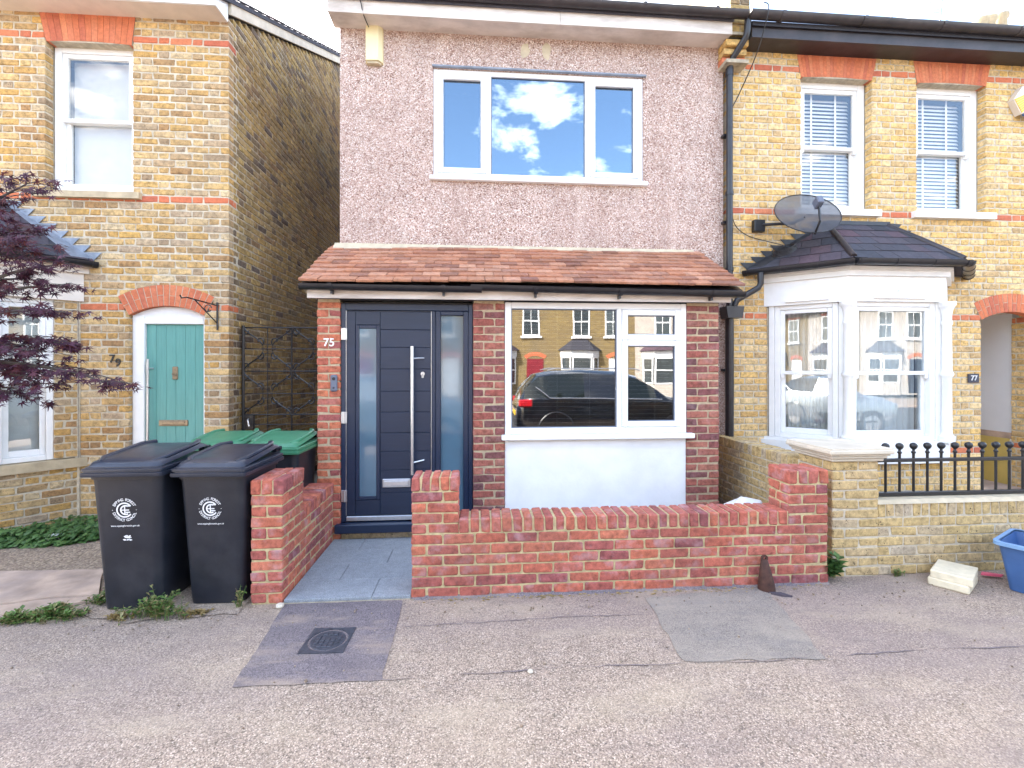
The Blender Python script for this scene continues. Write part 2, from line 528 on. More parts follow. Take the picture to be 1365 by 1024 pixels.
M['tile'] = brick_mat('clay_roof_tile', [(.40, .175, .10), (.45, .215, .13), (.31, .135, .085), (.50, .26, .165), (.22, .10, .07), (.42, .195, .115)], contrast=.28, bloom=.12, soot=.3, sootc=(.20, .13, .09))
M['room'] = simple('dark_room', (.09, .085, .08), .9, .2, 2)
M['blind'] = simple('white_blind_slat', (.80, .77, .72), .5, .03, 10)
M['curtain'] = simple('grey_voile', (.66, .66, .65), .8, .12, 5, stretch=(8, 1, .3))
M['glass'] = glass('window_glass', .11, (.88, .91, .92), .012)
M['glass_clear'] = glass('clear_window_glass', .07, (.97, .97, .96), .03)
M['glass_mirror'] = glass('coated_window_glass', .22, (.5, .53, .55), .012)
M['glass_sky_tint'] = glass('sky_tinted_window_glass', .27, (.35, .4, .45), .006, (.72, .88, 1))  # blue put into the reflection colour so the mirrored sky looks bluer
M['frost'] = simple('frosted_glass', (.07, .135, .19), .08, .15, 2.5, spec=.7, coat=.4)
M['alarm'] = simple('cream_alarm_plastic', (.74, .64, .38), .45, .04, 8)
M['yellow'] = simple('yellow_plastic', (.75, .50, .03), .4, .05, 9)
M['blue'] = simple('blue_plastic', (.04, .10, .25), .45, .1, 9, bmp=.1, bscale=160, dirt=.25, dirtc=(.10, .16, .3))
M['blue_rim'] = simple('light_blue_plastic', (.15, .28, .47), .45, .1, 9, dirt=.2, dirtc=(.3, .4, .55))
M['dish'] = glass('perforated_dish', .02, (.42, .43, .46), .0)
M['grey_plastic'] = simple('grey_plastic', (.11, .13, .18), .4, .08, 20)
M['plaster'] = simple('white_plaster', (.68, .69, .72), .85, .04, 3, dirt=.1, dirtc=(.5, .5, .52))
M['board'] = simple('ochre_board', (.56, .42, .12), .7, .12, 5, dirt=.2, dirtc=(.45, .3, .12))
M['bark'] = simple('maple_bark', (.09, .075, .065), .9, .3, 25, bmp=.6, bscale=60)
M['maple'] = leafmat('purple_maple_leaf', [(.070, .022, .045), (.10, .035, .065), (.045, .016, .030), (.13, .05, .085), (.085, .026, .045), (.15, .045, .04), (.06, .03, .05)], .35)
M['green'] = leafmat('green_leaf', [(.055, .125, .030), (.085, .175, .045), (.045, .10, .03), (.11, .20, .055)], .2)
M['weed'] = leafmat('weed_leaf', [(.11, .20, .045), (.15, .24, .06), (.08, .15, .04), (.22, .22, .08), (.25, .20, .09)], .2)
M['straw'] = leafmat('dry_leaf', [(.32, .22, .08), (.25, .18, .08), (.38, .28, .12)], .1)
M['bag'] = simple('white_plastic_bag', (.78, .78, .78), .35, .06, 8)
M['wrapper'] = simple('pink_wrapper', (.70, .12, .18), .35, .1, 20)
M['slab'] = simple('cream_concrete_block', (.66, .58, .42), .85, .1, 18, bmp=.4, bscale=90, dirt=.3, dirtc=(.45, .37, .24))

# dish mesh is perforated: partly see-through
M['dish'] = simple('perforated_dish', (.06, .062, .07), .4, .15, 20)
M['dish'].node_tree.nodes['Principled BSDF'].inputs['Alpha'].default_value = .80

# ------------------------------------------------------------------ ground, pavement, road
def slab(name, x0, x1, y0, y1, z0, z1, mat, parent=None, kind='structure', **kw):
    return MB().box(x0, x1, y0, y1, z0, z1).build(name, mat, parent, kind=kind if parent is None else None, **kw)


g = MB().poly([(-120, -120, -.16), (120, -120, -.16), (120, 120, -.16), (-120, 120, -.16)]).build('ground', M['ground'], kind='structure')
slab('pavement', -16, 22, -.60, 5.35, -.15, 0.0, M['pavement'])
slab('road', -40, 45, -9.2, -.75, -.15, -.10, M['road'])
slab('opposite_pavement', -40, 45, -13.2, -9.35, -.15, 0.0, M['pavement'])
for nm, y0, y1 in (('kerb', -.75, -.60), ('opposite_kerb', -9.35, -9.2)):
    k = MB()
    x = -16.0
    while x < 22:
        k.cbox(x, x + .905, y0, y1, -.15, .004, .012, .003)
        x += .915
    k.build(nm, M['york'], kind='structure')


def rough_patch(name, pts, z, mat, step=.06, jit=.012):
    """a sheet with an uneven outline"""
    out = []
    for i, p in enumerate(pts):
        q = pts[(i + 1) % len(pts)]
        L = math.dist(p, q)
        n = max(1, int(L / step))
        for k in range(n):
            t = k / n
            out.append((p[0] + (q[0] - p[0]) * t + rng.uniform(-jit, jit), p[1] + (q[1] - p[1]) * t + rng.uniform(-jit, jit), z))
    return MB().poly(out).build(name, mat, kind='structure')


rough_patch('dark_asphalt_patch', [(-1.31, 3.305), (-.51, 3.30), (-.493, 2.463), (-1.24, 2.47)], .004, M['patch_dark'], jit=.006)
rough_patch('grey_asphalt_patch', [(1.20, 3.20), (2.12, 3.30), (1.95, 2.463), (1.143, 2.485)], .004, M['patch_grey'], jit=.014)
# the seam where the pavement was relaid, a shallow crack line
cr = []
xs = [-.49 + i * .05 for i in range(76)]
top = [(x, 2.482 + .012 * math.sin(x * 3) + rng.uniform(-.006, .006)) for x in xs]
bot = [(x, y - max(0, .004 + .004 * math.sin(x * 9) + rng.uniform(-.003, .003))) for x, y in top]
crack = MB().poly([(a, b, .0045) for a, b in top] + [(a, b, .0045) for a, b in bot[::-1]])
crack.build('pavement_seam', M['patch_dark'], kind='structure')
top = [(x, 2.98 + .02 * math.sin(x * 2.2) + rng.uniform(-.008, .008)) for x in [-.45 + i * .05 for i in range(32)]]
MB().poly([(a, b, .0045) for a, b in top] + [(a, b - rng.uniform(.002, .007), .0045) for a, b in top[::-1]]).build('pavement_crack', M['patch_dark'], kind='structure')

rough_patch('gravel_yard', [(-9, 3.24), (-2.62, 3.36), (-2.3, 3.50), (-1.56, 3.40), (-1.56, 5.18), (-9, 5.18)], .0035, M['gravel'], .12, .015)
rough_patch('cement_apron', [(-2.72, 3.30), (-2.45, 3.60), (-1.58, 3.58), (-1.57, 3.20), (-2.2, 3.14)], .0075, M['pavement'], .08, .02)

flag = MB().prism([(-5.2, 3.34, -.02), (-3.07, 3.235, -.02), (-2.63, 3.48, -.02), (-2.97, 3.94, -.02), (-5.2, 4.00, -.02)], (0, 0, .026)).build('flagstone_path', M['soil'], kind='structure')
for pts, h in (([(-5.2, 3.42), (-4.1, 3.40), (-3.62, 3.33), (-2.98, 3.50), (-2.68, 3.52), (-2.97, 3.95), (-3.75, 3.975), (-3.78, 3.70), (-5.2, 3.73)], .021),
               ([(-5.2, 3.745), (-3.80, 3.715), (-3.77, 3.98), (-5.2, 4.01)], .017),
               ([(-5.2, 3.33), (-3.9, 3.27), (-3.08, 3.225), (-2.66, 3.46), (-2.70, 3.505), (-2.98, 3.485), (-3.60, 3.315), (-4.1, 3.385), (-5.2, 3.405)], .015)):
    out = []
    for i, p in enumerate(pts):
        q = pts[(i + 1) % len(pts)]
        m_ = max(1, int(math.dist(p, q) / .09))
        for k in range(m_):
            out.append((p[0] + (q[0] - p[0]) * k / m_ + rng.uniform(-.008, .008), p[1] + (q[1] - p[1]) * k / m_ + rng.uniform(-.008, .008), -.02))
    MB().prism(out, (0, 0, .02 + h)).build('flagstone', M['york'], flag)

# the tiled path to the dark door
path = MB().box(-1.325, -.46, 3.318, 4.46, -.10, .012).build('tiled_path', M['mortar_dark'], kind='structure')
pm = {}
for r in range(4):
    y0 = 3.318 + r * .285
    y1 = min(y0 + .281, 4.46)
    cuts = [-1.325, -1.03, -.46] if r % 2 else [-1.325, -.73, -.46]
    for a, b in zip(cuts[:-1], cuts[1:]):
        me = MB().cbox(-(b - a - .004) / 2, (b - a - .004) / 2, -(y1 - y0) / 2, (y1 - y0) / 2, -.012, .012, .0015).mesh('tile', M['granite'])
        place('tile', me, path, ((a + b) / 2, (y0 + y1) / 2, .016 + rng.uniform(-.0006, .0006)))
rough_patch('garden_bed', [(-.11, 3.54), (2.60, 3.54), (2.70, 4.46), (-.44, 4.46)], .006, M['gravel'])

# ------------------------------------------------------------------ brickwork
_bm = {}
JIT = .003


def brick_mesh(l, d, h, mat, ch=.0055, jit=JIT):
    key = (round(l, 3), round(d, 3), round(h, 3), mat, rng.randrange(4))
    if key not in _bm:
        _bm[key] = MB().cbox(-l / 2, l / 2, -d / 2, d / 2, -h / 2, h / 2, ch, jit).mesh('brick', M[mat])
    return _bm[key]


def brick_obj(parent, x0, x1, y0, y1, z0, z1, mat, ch=.0065, out=.003):
    e = rng.uniform(-out, out)
    return place('brick', brick_mesh(x1 - x0, y1 - y0, z1 - z0, mat, ch), parent,
                 ((x0 + x1) / 2 + rng.uniform(-out, out) * .5, (y0 + y1) / 2 + e, (z0 + z1) / 2 + rng.uniform(-.0008, .0008)),
                 (rng.uniform(-.004, .004), rng.uniform(-.006, .006), rng.uniform(-.006, .006)))


def course_bricks(x0, x1, z0, z1, zref, ch, openings, bond, length=.215, joint=.0125):
    """lay bricks course by course; returns bricks (xa, xb, za, zb) and solid spans per course"""
    out, spans = [], []
    k0 = math.floor((z0 - zref) / ch)
    k1 = math.ceil((z1 - zref) / ch)
    for k in range(k0, k1 + 1):
        zc = zref + k * ch
        if zc < z0 or zc > z1: continue
        sol = [(x0, x1)]
        for f in openings:
            cut = f(zc)
            if not cut: continue
            ns = []
            for a, b in sol:
                if cut[1] <= a or cut[0] >= b: ns.append((a, b)); continue
                if cut[0] > a: ns.append((a, cut[0]))
                if cut[1] < b: ns.append((cut[1], b))
            sol = ns
        spans.append((zc - ch / 2, zc + ch / 2, sol))
        half = (length - joint) / 2
        if bond == 'flemish':
            per = length + half + 2 * joint
            offs = 0 if k % 2 else per / 2
            cells = [(0, length), (length + joint, length + joint + half)]
        else:
            per = length + joint
            offs = 0 if k % 2 else per / 2
            cells = [(0, length)]
        for a, b in sol:
            n = math.floor((a - offs) / per)
            while n * per + offs < b:
                for c0, c1 in cells:
                    p, q = n * per + offs + c0, n * per + offs + c1
                    p2, q2 = max(p, a), min(q, b)
                    if q2 - p2 > .035:
                        if p2 - a < .045 and p2 > a: p2 = a
                        if b - q2 < .045 and q2 < b: q2 = b
                        out.append((p2, q2, zc - ch / 2 + joint / 2, zc + ch / 2 - joint / 2, k))
                n += 1
    return out, spans


def brick_wall(house, part, T, x0, x1, z0, z1, zref, ch, openings, bond, mat, mortar, bands=(), n_obj=0, depth=.1025, core=.20, band_x=None, end_inset=(0, 0)):
    """a wall face: mortar core as the part, bricks as its pieces (nearest n_obj singly, the rest as one)"""
    bricks, spans = course_bricks(x0, x1, z0, z1, zref, ch, openings, bond)
    mb = MB(T)
    runs = []
    for za, zb, sol in spans:
        sol = tuple((round(a, 4), round(b, 4)) for a, b in sol)
        if runs and runs[-1][2] == sol: runs[-1][1] = zb
        else: runs.append([za, zb, sol])
    for za, zb, sol in runs:
        for a, b in sol:
            ia = end_inset[0] if a == round(x0, 4) else .006
            ib = end_inset[1] if b == round(x1, 4) else .006
            if b - a > .02: mb.box(a + ia, b - ib, .0065, core, za, zb)
    wall = mb.build(part, M[mortar], house)
    rz = T.to_euler().z
    eye = Vector((0, 0, EYE))
    items = []
    for (a, b, za, zb, k) in bricks:
        c = T @ Vector(((a + b) / 2, depth / 2, (za + zb) / 2))
        vis = -8.5 < c.x < 9
        items.append(((c - eye).length, a, b, za, zb, k, c))
    items.sort(key=lambda t: t[0])
    rest = {}
    for i, (d, a, b, za, zb, k, c) in enumerate(items):
        m = 'red_band' if (k in bands and (band_x is None or a < band_x)) else mat
        if i < n_obj:
            o = place('brick', brick_mesh(b - a, depth, zb - za, m), wall, c + Vector((0, 0, 0)), (0, 0, rz + rng.uniform(-.004, .004)))
            o.location += T.to_3x3() @ Vector((0, rng.uniform(-.002, .002), 0))
        else:
            e = rng.uniform(-.002, .002)
            rest.setdefault(m, MB(T)).cbox(a, b, e, depth + e, za, zb, .0055, JIT)
    for m, mb in rest.items():
        mb.build('brickwork', M[m], wall, kind='stuff')
    return wall


def rect(a, b, z0, z1):
    return lambda z: (a, b) if z0 <= z <= z1 else None


def arch_cut(cx, a, spring, rise, th):
    Rr = (a * a + rise * rise) / (2 * rise)
    cz = spring + rise - Rr
    Ro = Rr + th

    def f(z):
        if z < spring - .01: return None
        z0_, z = z, z + .036
        d = Ro * Ro - (z - cz) ** 2
        if d <= 0 or z > cz + Ro: return None
        w = math.sqrt(d)
        w = min(w, Ro * math.sin(math.asin(a / Rr)) - max(0, 0))
        # the skewback keeps the low courses off the ring
        lim = a + max(0, (z0_ - spring)) * (a / (Rr - rise))
        return (cx - min(w, lim), cx + min(w, lim))
    return f


def brick_arch(house, T, cx, a, spring, rise, th, n, mat='red_band', mortar='mortar', depth=.1025):
    Rr = (a * a + rise * rise) / (2 * rise)
    cz = spring + rise - Rr
    half = math.asin(a / Rr)
    mb = MB(T)
    P = lambda r, t: (cx + r * math.sin(t), cz + r * math.cos(t))
    for i in range(n):
        t0, t1 = -half + 2 * half * i / n, -half + 2 * half * (i + 1) / n
        q = [P(Rr + .003, t0), P(Rr + .003, t1), P(Rr + th - .002, t1), P(Rr + th - .002, t0)]
        mb.prism([(x, -.0015, z) for x, z in q], (0, depth, 0))
    part = mb.build('arch', M[mortar], house)
    for i in range(n):
        t0, t1 = -half + 2 * half * (i + .07) / n, -half + 2 * half * (i + .93) / n
        cuts = [(0, 1)] if i % 2 else [(0, .5), (.53, 1)] if i % 4 else [(0, .47), (.5, 1)]
        for c0, c1 in cuts:
            q = [P(Rr + th * c0, t0), P(Rr + th * c0, t1), P(Rr + th * c1, t1), P(Rr + th * c1, t0)]
            MB(T).prism([(x, -.005 + rng.uniform(-.001, .001), z) for x, z in q], (0, depth + .012, 0)).build('brick', M[mat], part)
    return part


def flat_lintel(house, T, b0, b1, t0, t1, z0, z1, n, depth=.1025, mat='red_band'):
    lerp = lambda p, q, t: p + (q - p) * t
    part = MB(T).prism([(b0, .001, z0 + .002), (b1, .001, z0 + .002), (t1, .001, z1), (t0, .001, z1)], (0, depth, 0)).build('lintel', M['mortar_dark'], house)
    cam_ = .018
    for i in range(n):
        u0, u1 = (i + .03) / n, (i + .97) / n
        zc = lambda u: z0 + cam_ * math.sin(math.pi * u)
        q = [(lerp(b0, b1, u0), zc(u0)), (lerp(b0, b1, u1), zc(u1)), (lerp(t0, t1, u1), z1), (lerp(t0, t1, u0), z1)]
        MB(T).prism([(x, -.003 + rng.uniform(-.001, .001), z) for x, z in q], (0, depth + .010, 0)).build('brick', M[mat], part)
    return part


FRONT = 5.20
T0 = Matrix.Translation((0, FRONT, 0))
TP = Matrix.Translation((0, 4.467, 0))


def lintel_cut(b0, b1, t0, t1, z0, z1):
    def f(z):
        if z < z0 or z > z1: return None
        u = (z - z0) / (z1 - z0)
        return (b0 + (t0 - b0) * u, b1 + (t1 - b1) * u)
    return f


# ------------------------------------------------------------------ windows and doors in a wall-local frame
def frame4(mb, x0, x1, z0, z1, y0, y1, w, c=.004, wt=None, wb=None):
    wt = w if wt is None else wt
    wb = w if wb is None else wb
    mb.cbox(x0, x0 + w, y0, y1, z0, z1, c)
    mb.cbox(x1 - w, x1, y0, y1, z0, z1, c)
    mb.cbox(x0 + w, x1 - w, y0 + .0015, y1, z0, z0 + wb, c)
    mb.cbox(x0 + w, x1 - w, y0 + .0015, y1, z1 - wt, z1, c)


def pane(T, x0, x1, z0, z1, y, mat, parent):
    return MB(T).box(x0, x1, y, y + .006, z0, z1).build('pane', M[mat], parent)


def room(T, x0, x1, z0, z1, y0, depth, parent, mat='room'):
    y1 = y0 + depth
    a, b, lo, hi = x0 - .25, x1 + .25, z0 - .1, z1 + .1
    mb = MB(T)
    mb.add([(a, y0, lo), (b, y0, lo), (b, y0, hi), (a, y0, hi), (a, y1, lo), (b, y1, lo), (b, y1, hi), (a, y1, hi)],
           [(4, 5, 6, 7), (0, 4, 7, 3), (1, 2, 6, 5), (3, 7, 6, 2), (0, 1, 5, 4)])
    mb.add([(a, y0, lo), (b, y0, lo), (b, y0, z0), (a, y0, z0)], [(0, 1, 2, 3)])
    mb.add([(a, y0, z1), (b, y0, z1), (b, y0, hi), (a, y0, hi)], [(0, 1, 2, 3)])
    mb.add([(a, y0, z0), (x0, y0, z0), (x0, y0, z1), (a, y0, z1)], [(0, 1, 2, 3)])
    mb.add([(x1, y0, z0), (b, y0, z0), (b, y0, z1), (x1, y0, z1)], [(0, 1, 2, 3)])
    return mb.build('room', M[mat], parent)


def sash_window(house, T, x0, x1, z0, z1, ys, w=.075, meet=.5, gl='glass', blind=None, curtain=False, horn=True, mat='white', deep=.8, sill=None, own_room=True):
    mb = MB(T)
    frame4(mb, x0, x1, z0, z1, ys, ys + .10, w, .005, wt=w * .9, wb=.05)
    win = mb.build('window', M[mat], house)
    zm = z0 + (z1 - z0) * meet
    a, b = x0 + w, x1 - w
    s1 = MB(T)
    frame4(s1, a, b, zm - .02, z1 - w * .9, ys + .018, ys + .058, .045, .004, wb=.04)
    if horn:
        for q in (a, b - .045):
            s1.prism([(q + .003, ys + .020, zm - .02), (q + .042, ys + .020, zm - .02), (q + .036, ys + .020, zm - .06), (q + .009, ys + .020, zm - .06)], (0, .036, 0))
    s1.build('sash', M[mat], win)
    s2 = MB(T)
    frame4(s2, a, b, z0 + .05, zm + .022, ys + .060, ys + .098, .045, .004, wb=.06, wt=.04)
    s2.build('sash', M[mat], win)
    pane(T, a + .045, b - .045, zm + .02, z1 - w * .9 - .045, ys + .036, gl, win)
    pane(T, a + .045, b - .045, z0 + .11, zm - .018, ys + .078, gl, win)
    if blind:
        bl = MB(T)
        n = int((z1 - z0 - .15) / blind)
        tilt = 1.0 if blind > .03 else 1.2
        for i in range(n):
            z = z0 + .08 + i * blind
            hw = .024 if blind > .03 else .011
            bl.add([(a + .02, ys + .14 - hw * math.cos(tilt), z - hw * math.sin(tilt)), (b - .02, ys + .14 - hw * math.cos(tilt), z - hw * math.sin(tilt)),
                    (b - .02, ys + .14 + hw * math.cos(tilt), z + hw * math.sin(tilt)), (a + .02, ys + .14 + hw * math.cos(tilt), z + hw * math.sin(tilt))], [(0, 1, 2, 3)])
        if blind > .03:
            for q in (.28, .72):
                xx = a + (b - a) * q
                bl.box(xx - .012, xx + .012, ys + .112, ys + .114, z0 + .08, z1 - .06)
        bl.build('blind', M['blind'], win, kind='stuff')
    if curtain:
        cu = MB(T)
        n = 40
        pts = [(a - .02 + (b - a + .04) * i / n, ys + .20 + .018 * math.sin(i * 1.9) + .01 * math.sin(i * .7)) for i in range(n + 1)]
        for (p, q), (r_, s_) in zip(pts[:-1], pts[1:]):
            cu.add([(p, q, z0), (r_, s_, z0), (r_, s_, z1), (p, q, z1)], [(0, 1, 2, 3)])
        cu.build('curtain', M['curtain'], win, smooth=True)
    if own_room: room(T, x0, x1, z0, z1, ys + .105, deep, win)
    if sill:
        e, zb, zt, y0, smat = sill
        s = MB(T)
        s.prism([(x0 - e, y0, zb), (x0 - e, ys + .02, zb), (x0 - e, ys + .02, zt + .012), (x0 - e, y0, zt)], (x1 - x0 + 2 * e, 0, 0))
        s.build('sill', M[smat], win)
    return win

# ------------------------------------------------------------------ bays, slate roofs
def seg_T(p, q):
    a = math.atan2(q[1] - p[1], q[0] - p[0])
    return Matrix.Translation((p[0], p[1], 0)) @ Matrix.Rotation(a, 4, 'Z'), math.dist(p, q)


def off(pts, d):
    """plan line pushed outward (to the street) by d, ends running back to the house front"""
    lines = []
    for p, q in zip(pts[:-1], pts[1:]):
        t = Vector((q[0] - p[0], q[1] - p[1])).normalized()
        n = Vector((t.y, -t.x))
        lines.append((Vector(p) + n * d, t))
    wall = (Vector((0, FRONT)), Vector((1, 0)))

    def cross(a, b):
        (p, t), (q, s) = a, b
        den = t.x * s.y - t.y * s.x
        k = ((q.x - p.x) * s.y - (q.y - p.y) * s.x) / den
        r = p + t * k
        return (r.x, r.y)
    seq = [wall] + lines + [wall]
    return [cross(a, b) for a, b in zip(seq[:-1], seq[1:])]


def plan_prism(mb, pts, z0, z1, back=0.0):
    q = [(x, y, z0) for x, y in pts] + [(pts[-1][0], FRONT + back, z0), (pts[0][0], FRONT + back, z0)] if back else [(x, y, z0) for x, y in pts]
    return mb.prism(q, (0, 0, z1 - z0))


def slate_face(part, P0, P1, Q0, Q1, gauge, width, name='slate', lift=.004):
    P0, P1, Q0, Q1 = (Vector(p) for p in (P0, P1, Q0, Q1))
    e = (P1 - P0).normalized()
    nrm = e.cross((Q0 + Q1) / 2 - (P0 + P1) / 2).normalized()
    if nrm.z < 0: nrm = -nrm
    up = nrm.cross(e)
    if up.z < 0: up = -up
    loc = lambda p: ((p - P0).dot(e), (p - P0).dot(up))
    (ql, V), (qr, _), (pr, _) = loc(Q0), loc(Q1), loc(P1)
    L = lambda v: ql * v / V
    Rr = lambda v: pr + (qr - pr) * v / V
    rows = max(1, round(V / gauge))
    gz = V / rows
    for r in range(rows):
        v0, v1 = r * gz - .012, min(V, (r + 1.12) * gz)
        x = -width * (.5 if r % 2 else 0) - width * .3
        while x < max(pr, qr) + width:
            xa, xb = x + .0025, x + width - .0025
            b0, b1 = max(xa, L(max(v0, 0))), min(xb, Rr(max(v0, 0)))
            t0, t1 = max(xa, L(v1)), min(xb, Rr(v1))
            x += width
            if b1 - b0 < .02: continue
            if t1 - t0 < .004: m_ = min(max((t0 + t1) / 2, b0), b1); t0, t1 = m_ - .002, m_ + .002
            dv = rng.uniform(-.005, .004)
            hb = .014 + rng.uniform(0, .004)
            W = lambda u, v, h: P0 + e * u + up * v + nrm * (h + lift)
            lo = [W(b0, v0 + dv, hb - .006), W(b1, v0 + dv, hb - .006), W(t1, v1, .001), W(t0, v1, .001)]
            hi = [W(b0, v0 + dv, hb), W(b1, v0 + dv, hb), W(t1, v1, .007), W(t0, v1, .007)]
            MB().add(lo + hi, [(3, 2, 1, 0), (4, 5, 6, 7), (0, 1, 5, 4), (1, 2, 6, 5), (2, 3, 7, 6), (3, 0, 4, 7)]).build(name, M['slate'], part)


def bay_window(house, pts, z, ridge, zr, jamb=0.0, columns=False, brick='stock', mortar='mortar', gl='glass', frieze='white', sillmat='white', blind=None, lead='lead_dark', eave=.16, zref=3.458, base_obj=60, front_only=False):
    zb, zs, zh, zf, ze = z      # sill bottom, sill top, window head, frieze top, eaves
    A = pts
    # low brick wall under the sill
    for i, (p, q) in enumerate(zip(pts[:-1], pts[1:])):
        T, L = seg_T(p, q)
        brick_wall(house, 'bay_base', T, 0, L, 0.0, zb, zref, .0765, [], 'flemish', brick, mortar, n_obj=base_obj if i == (2 if jamb else 1) else 0, depth=.08, core=.12)
        if jamb:
            for a, b in ((0, jamb), (L - jamb, L)):
                brick_wall(house, 'bay_jamb', T, a, b, zs, zh + .05, zref, .0765, [], 'flemish', brick, mortar, depth=.08, core=.12)
    bay = plan_prism(MB(), off(pts, .055), zb, zs).build('bay_sill', M[sillmat], house)
    if not jamb:
        plan_prism(MB(), off(pts, .03), zb + .06, zs + .03).build('sill_board', M[sillmat], bay)
    for i, (p, q) in enumerate(zip(pts[:-1], pts[1:])):
        T, L = seg_T(p, q)
        if jamb: a, b = jamb, L - jamb
        else: a, b = .03, L - .03
        if not jamb:
            for a_, b_ in ((0, .07), (L - .07, L)):
                MB(T).cbox(a_, b_, .0, .09, zs + .03, zh, .004).build('corner_post', M['white'], house)
            a, b = .072, L - .072
        sash_window(house, T, a, b, zs + (.03 if not jamb else .005), zh, .012 if not jamb else .03, w=.055, meet=.49, gl=gl, blind=blind, curtain=not blind, own_room=False)
    xs_ = [p[0] for p in pts]
    MB().add([(xs_[0], FRONT - .02, zs - .02), (xs_[3], FRONT - .02, zs - .02), (xs_[3], FRONT + .9, zs - .02), (xs_[0], FRONT + .9, zs - .02), (xs_[0], FRONT - .02, zh + .02), (xs_[3], FRONT - .02, zh + .02), (xs_[3], FRONT + .9, zh + .02), (xs_[0], FRONT + .9, zh + .02)],
             [(0, 1, 2, 3), (4, 5, 6, 7), (2, 3, 7, 6), (1, 2, 6, 5), (0, 3, 7, 4)]).build('room', M['room'], house)
    fr = plan_prism(MB(), off(pts, .03), zh, zf).build('frieze', M[frieze], house)
    plan_prism(MB(), off(pts, .065), zf - .05, zf + .005).build('cornice', M[frieze], fr)
    plan_prism(MB(), off(pts, .09), zf + .006, zf + .045).build('cornice', M[frieze], fr)
    if columns:
        for k, (x, y) in enumerate(off(pts, .035)[1:3]):
            prof = [(.07, zs + .02), (.07, zs + .09), (.052, zs + .10), (.045, zs + .13), (.043, 1.52), (.050, 1.53), (.060, 1.548), (.060, 1.565), (.050, 1.58), (.045, 1.595),
                    (.041, 2.08), (.05, 2.10), (.05, 2.12), (.041, 2.14), (.043, 2.20), (.052, 2.25), (.068, 2.285), (.078, 2.30), (.078, zh - .002)]
            MB().lathe(prof, (x, y, 0), 20).build('column', M['white'], house, smooth=True)
        # carved label mouldings on the frieze
        for i in (0, 1):
            T, L = seg_T(pts[i], pts[i + 1])
            c, w = L * .52, L * .27
            prf = [(-w, .03), (-w, 0), (w, 0), (w, .03), (w * .75, .05), (.05, .05), (.02, .06), (0, .09), (-.02, .06), (-.05, .05), (-w * .75, .05)]
            MB(T).prism([(c + x, -.062, zh + .03 + y * 1.3) for x, y in prf], (0, .030, 0)).build('moulding', M['white'], fr)
    # roof
    ev = off(pts, eave)
    r1, r2 = Vector((ridge[0], FRONT - .01, zr)), Vector((ridge[1], FRONT - .01, zr))
    E = [Vector((x, min(y, FRONT - .01), ze)) for x, y in ev]
    base = MB()
    base.add([tuple(p) for p in E] + [tuple(r1), tuple(r2)] + [(E[0].x, FRONT, ze - .03), (E[1].x, E[1].y, ze - .03), (E[2].x, E[2].y, ze - .03), (E[3].x, FRONT, ze - .03)],
             [(0, 1, 4), (1, 2, 5, 4), (2, 3, 5), (6, 7, 8, 9), (0, 6, 7, 1), (1, 7, 8, 2), (2, 8, 9, 3), (0, 4, 5, 3, 9, 6)])
    roof = base.build('bay_roof', M['slate'], house)
    slate_face(roof, E[0], E[1], r1, r1, .165, .19)
    slate_face(roof, E[1], E[2], r1, r2, .165, .19)
    slate_face(roof, E[2], E[3], r2, r2, .165, .19)
    for p, q in ((r1, E[1]), (r2, E[2])):
        d = (q - p)
        MB().tube([p + Vector((0, 0, .01)), p + d * .5 + Vector((0, 0, .02)), p + d * 1.0 + Vector((0, 0, .02))], .032, 10).build('hip_roll', M['brown_black'], roof, smooth=True)
    MB().box(r1.x - .03, r2.x + .03, FRONT - .05, FRONT - .004, zr - .01, zr + .035).build('top_flashing', M[lead], roof)
    # stepped flashing against the wall on both sides, and the soaker strip over the slates
    for s, (e0, rr) in ((-1, (E[0], r1)), (1, (E[3], r2))):
        n = 8
        d = rr - e0
        poly = []
        for k in range(n):
            p = e0 + d * (k / n)
            q = e0 + d * ((k + 1) / n)
            poly.append((p.x + s * .015, FRONT - .008, p.z + .02))
            poly.append((p.x + s * .085, FRONT - .008, q.z + .02))
        poly += [(rr.x, FRONT - .008, rr.z + .03), (rr.x, FRONT - .008, rr.z - .06), (e0.x, FRONT - .008, e0.z - .01)]
        MB().prism(poly, (0, -.005, 0)).build('step_flashing', M[lead], roof)
        inner = E[1] if s < 0 else E[2]
        k = .17 / max(.2, (inner - e0).length)
        n_ = Vector((0, 0, .026))
        p0, p1 = e0 + n_, rr + n_
        v = (inner - e0) * k
        MB().prism([p0, p0 + v, p1 + v * .12, p1], (0, 0, .004)).build('lead_soaker', M[lead], roof)
    gt = MB()
    gv = off(pts, eave + .035)
    gp = [Vector((x, min(y, FRONT - .01), ze - .015)) for x, y in gv]
    for p, q in zip(gp[:-1], gp[1:]):
        gt.gutter(p, q, .055)
    gt.build('gutter', M['black'], house, smooth=True)
    for p, q in zip(gp[:-1], gp[1:]):
        for t in (.03, .35, .68, .97):
            c = p + (q - p) * t
            w = (q - p).normalized() * .018
            MB().gutter(c - w, c + w, .060).build('gutter_bracket', M['black'], house, smooth=True)
    return gp


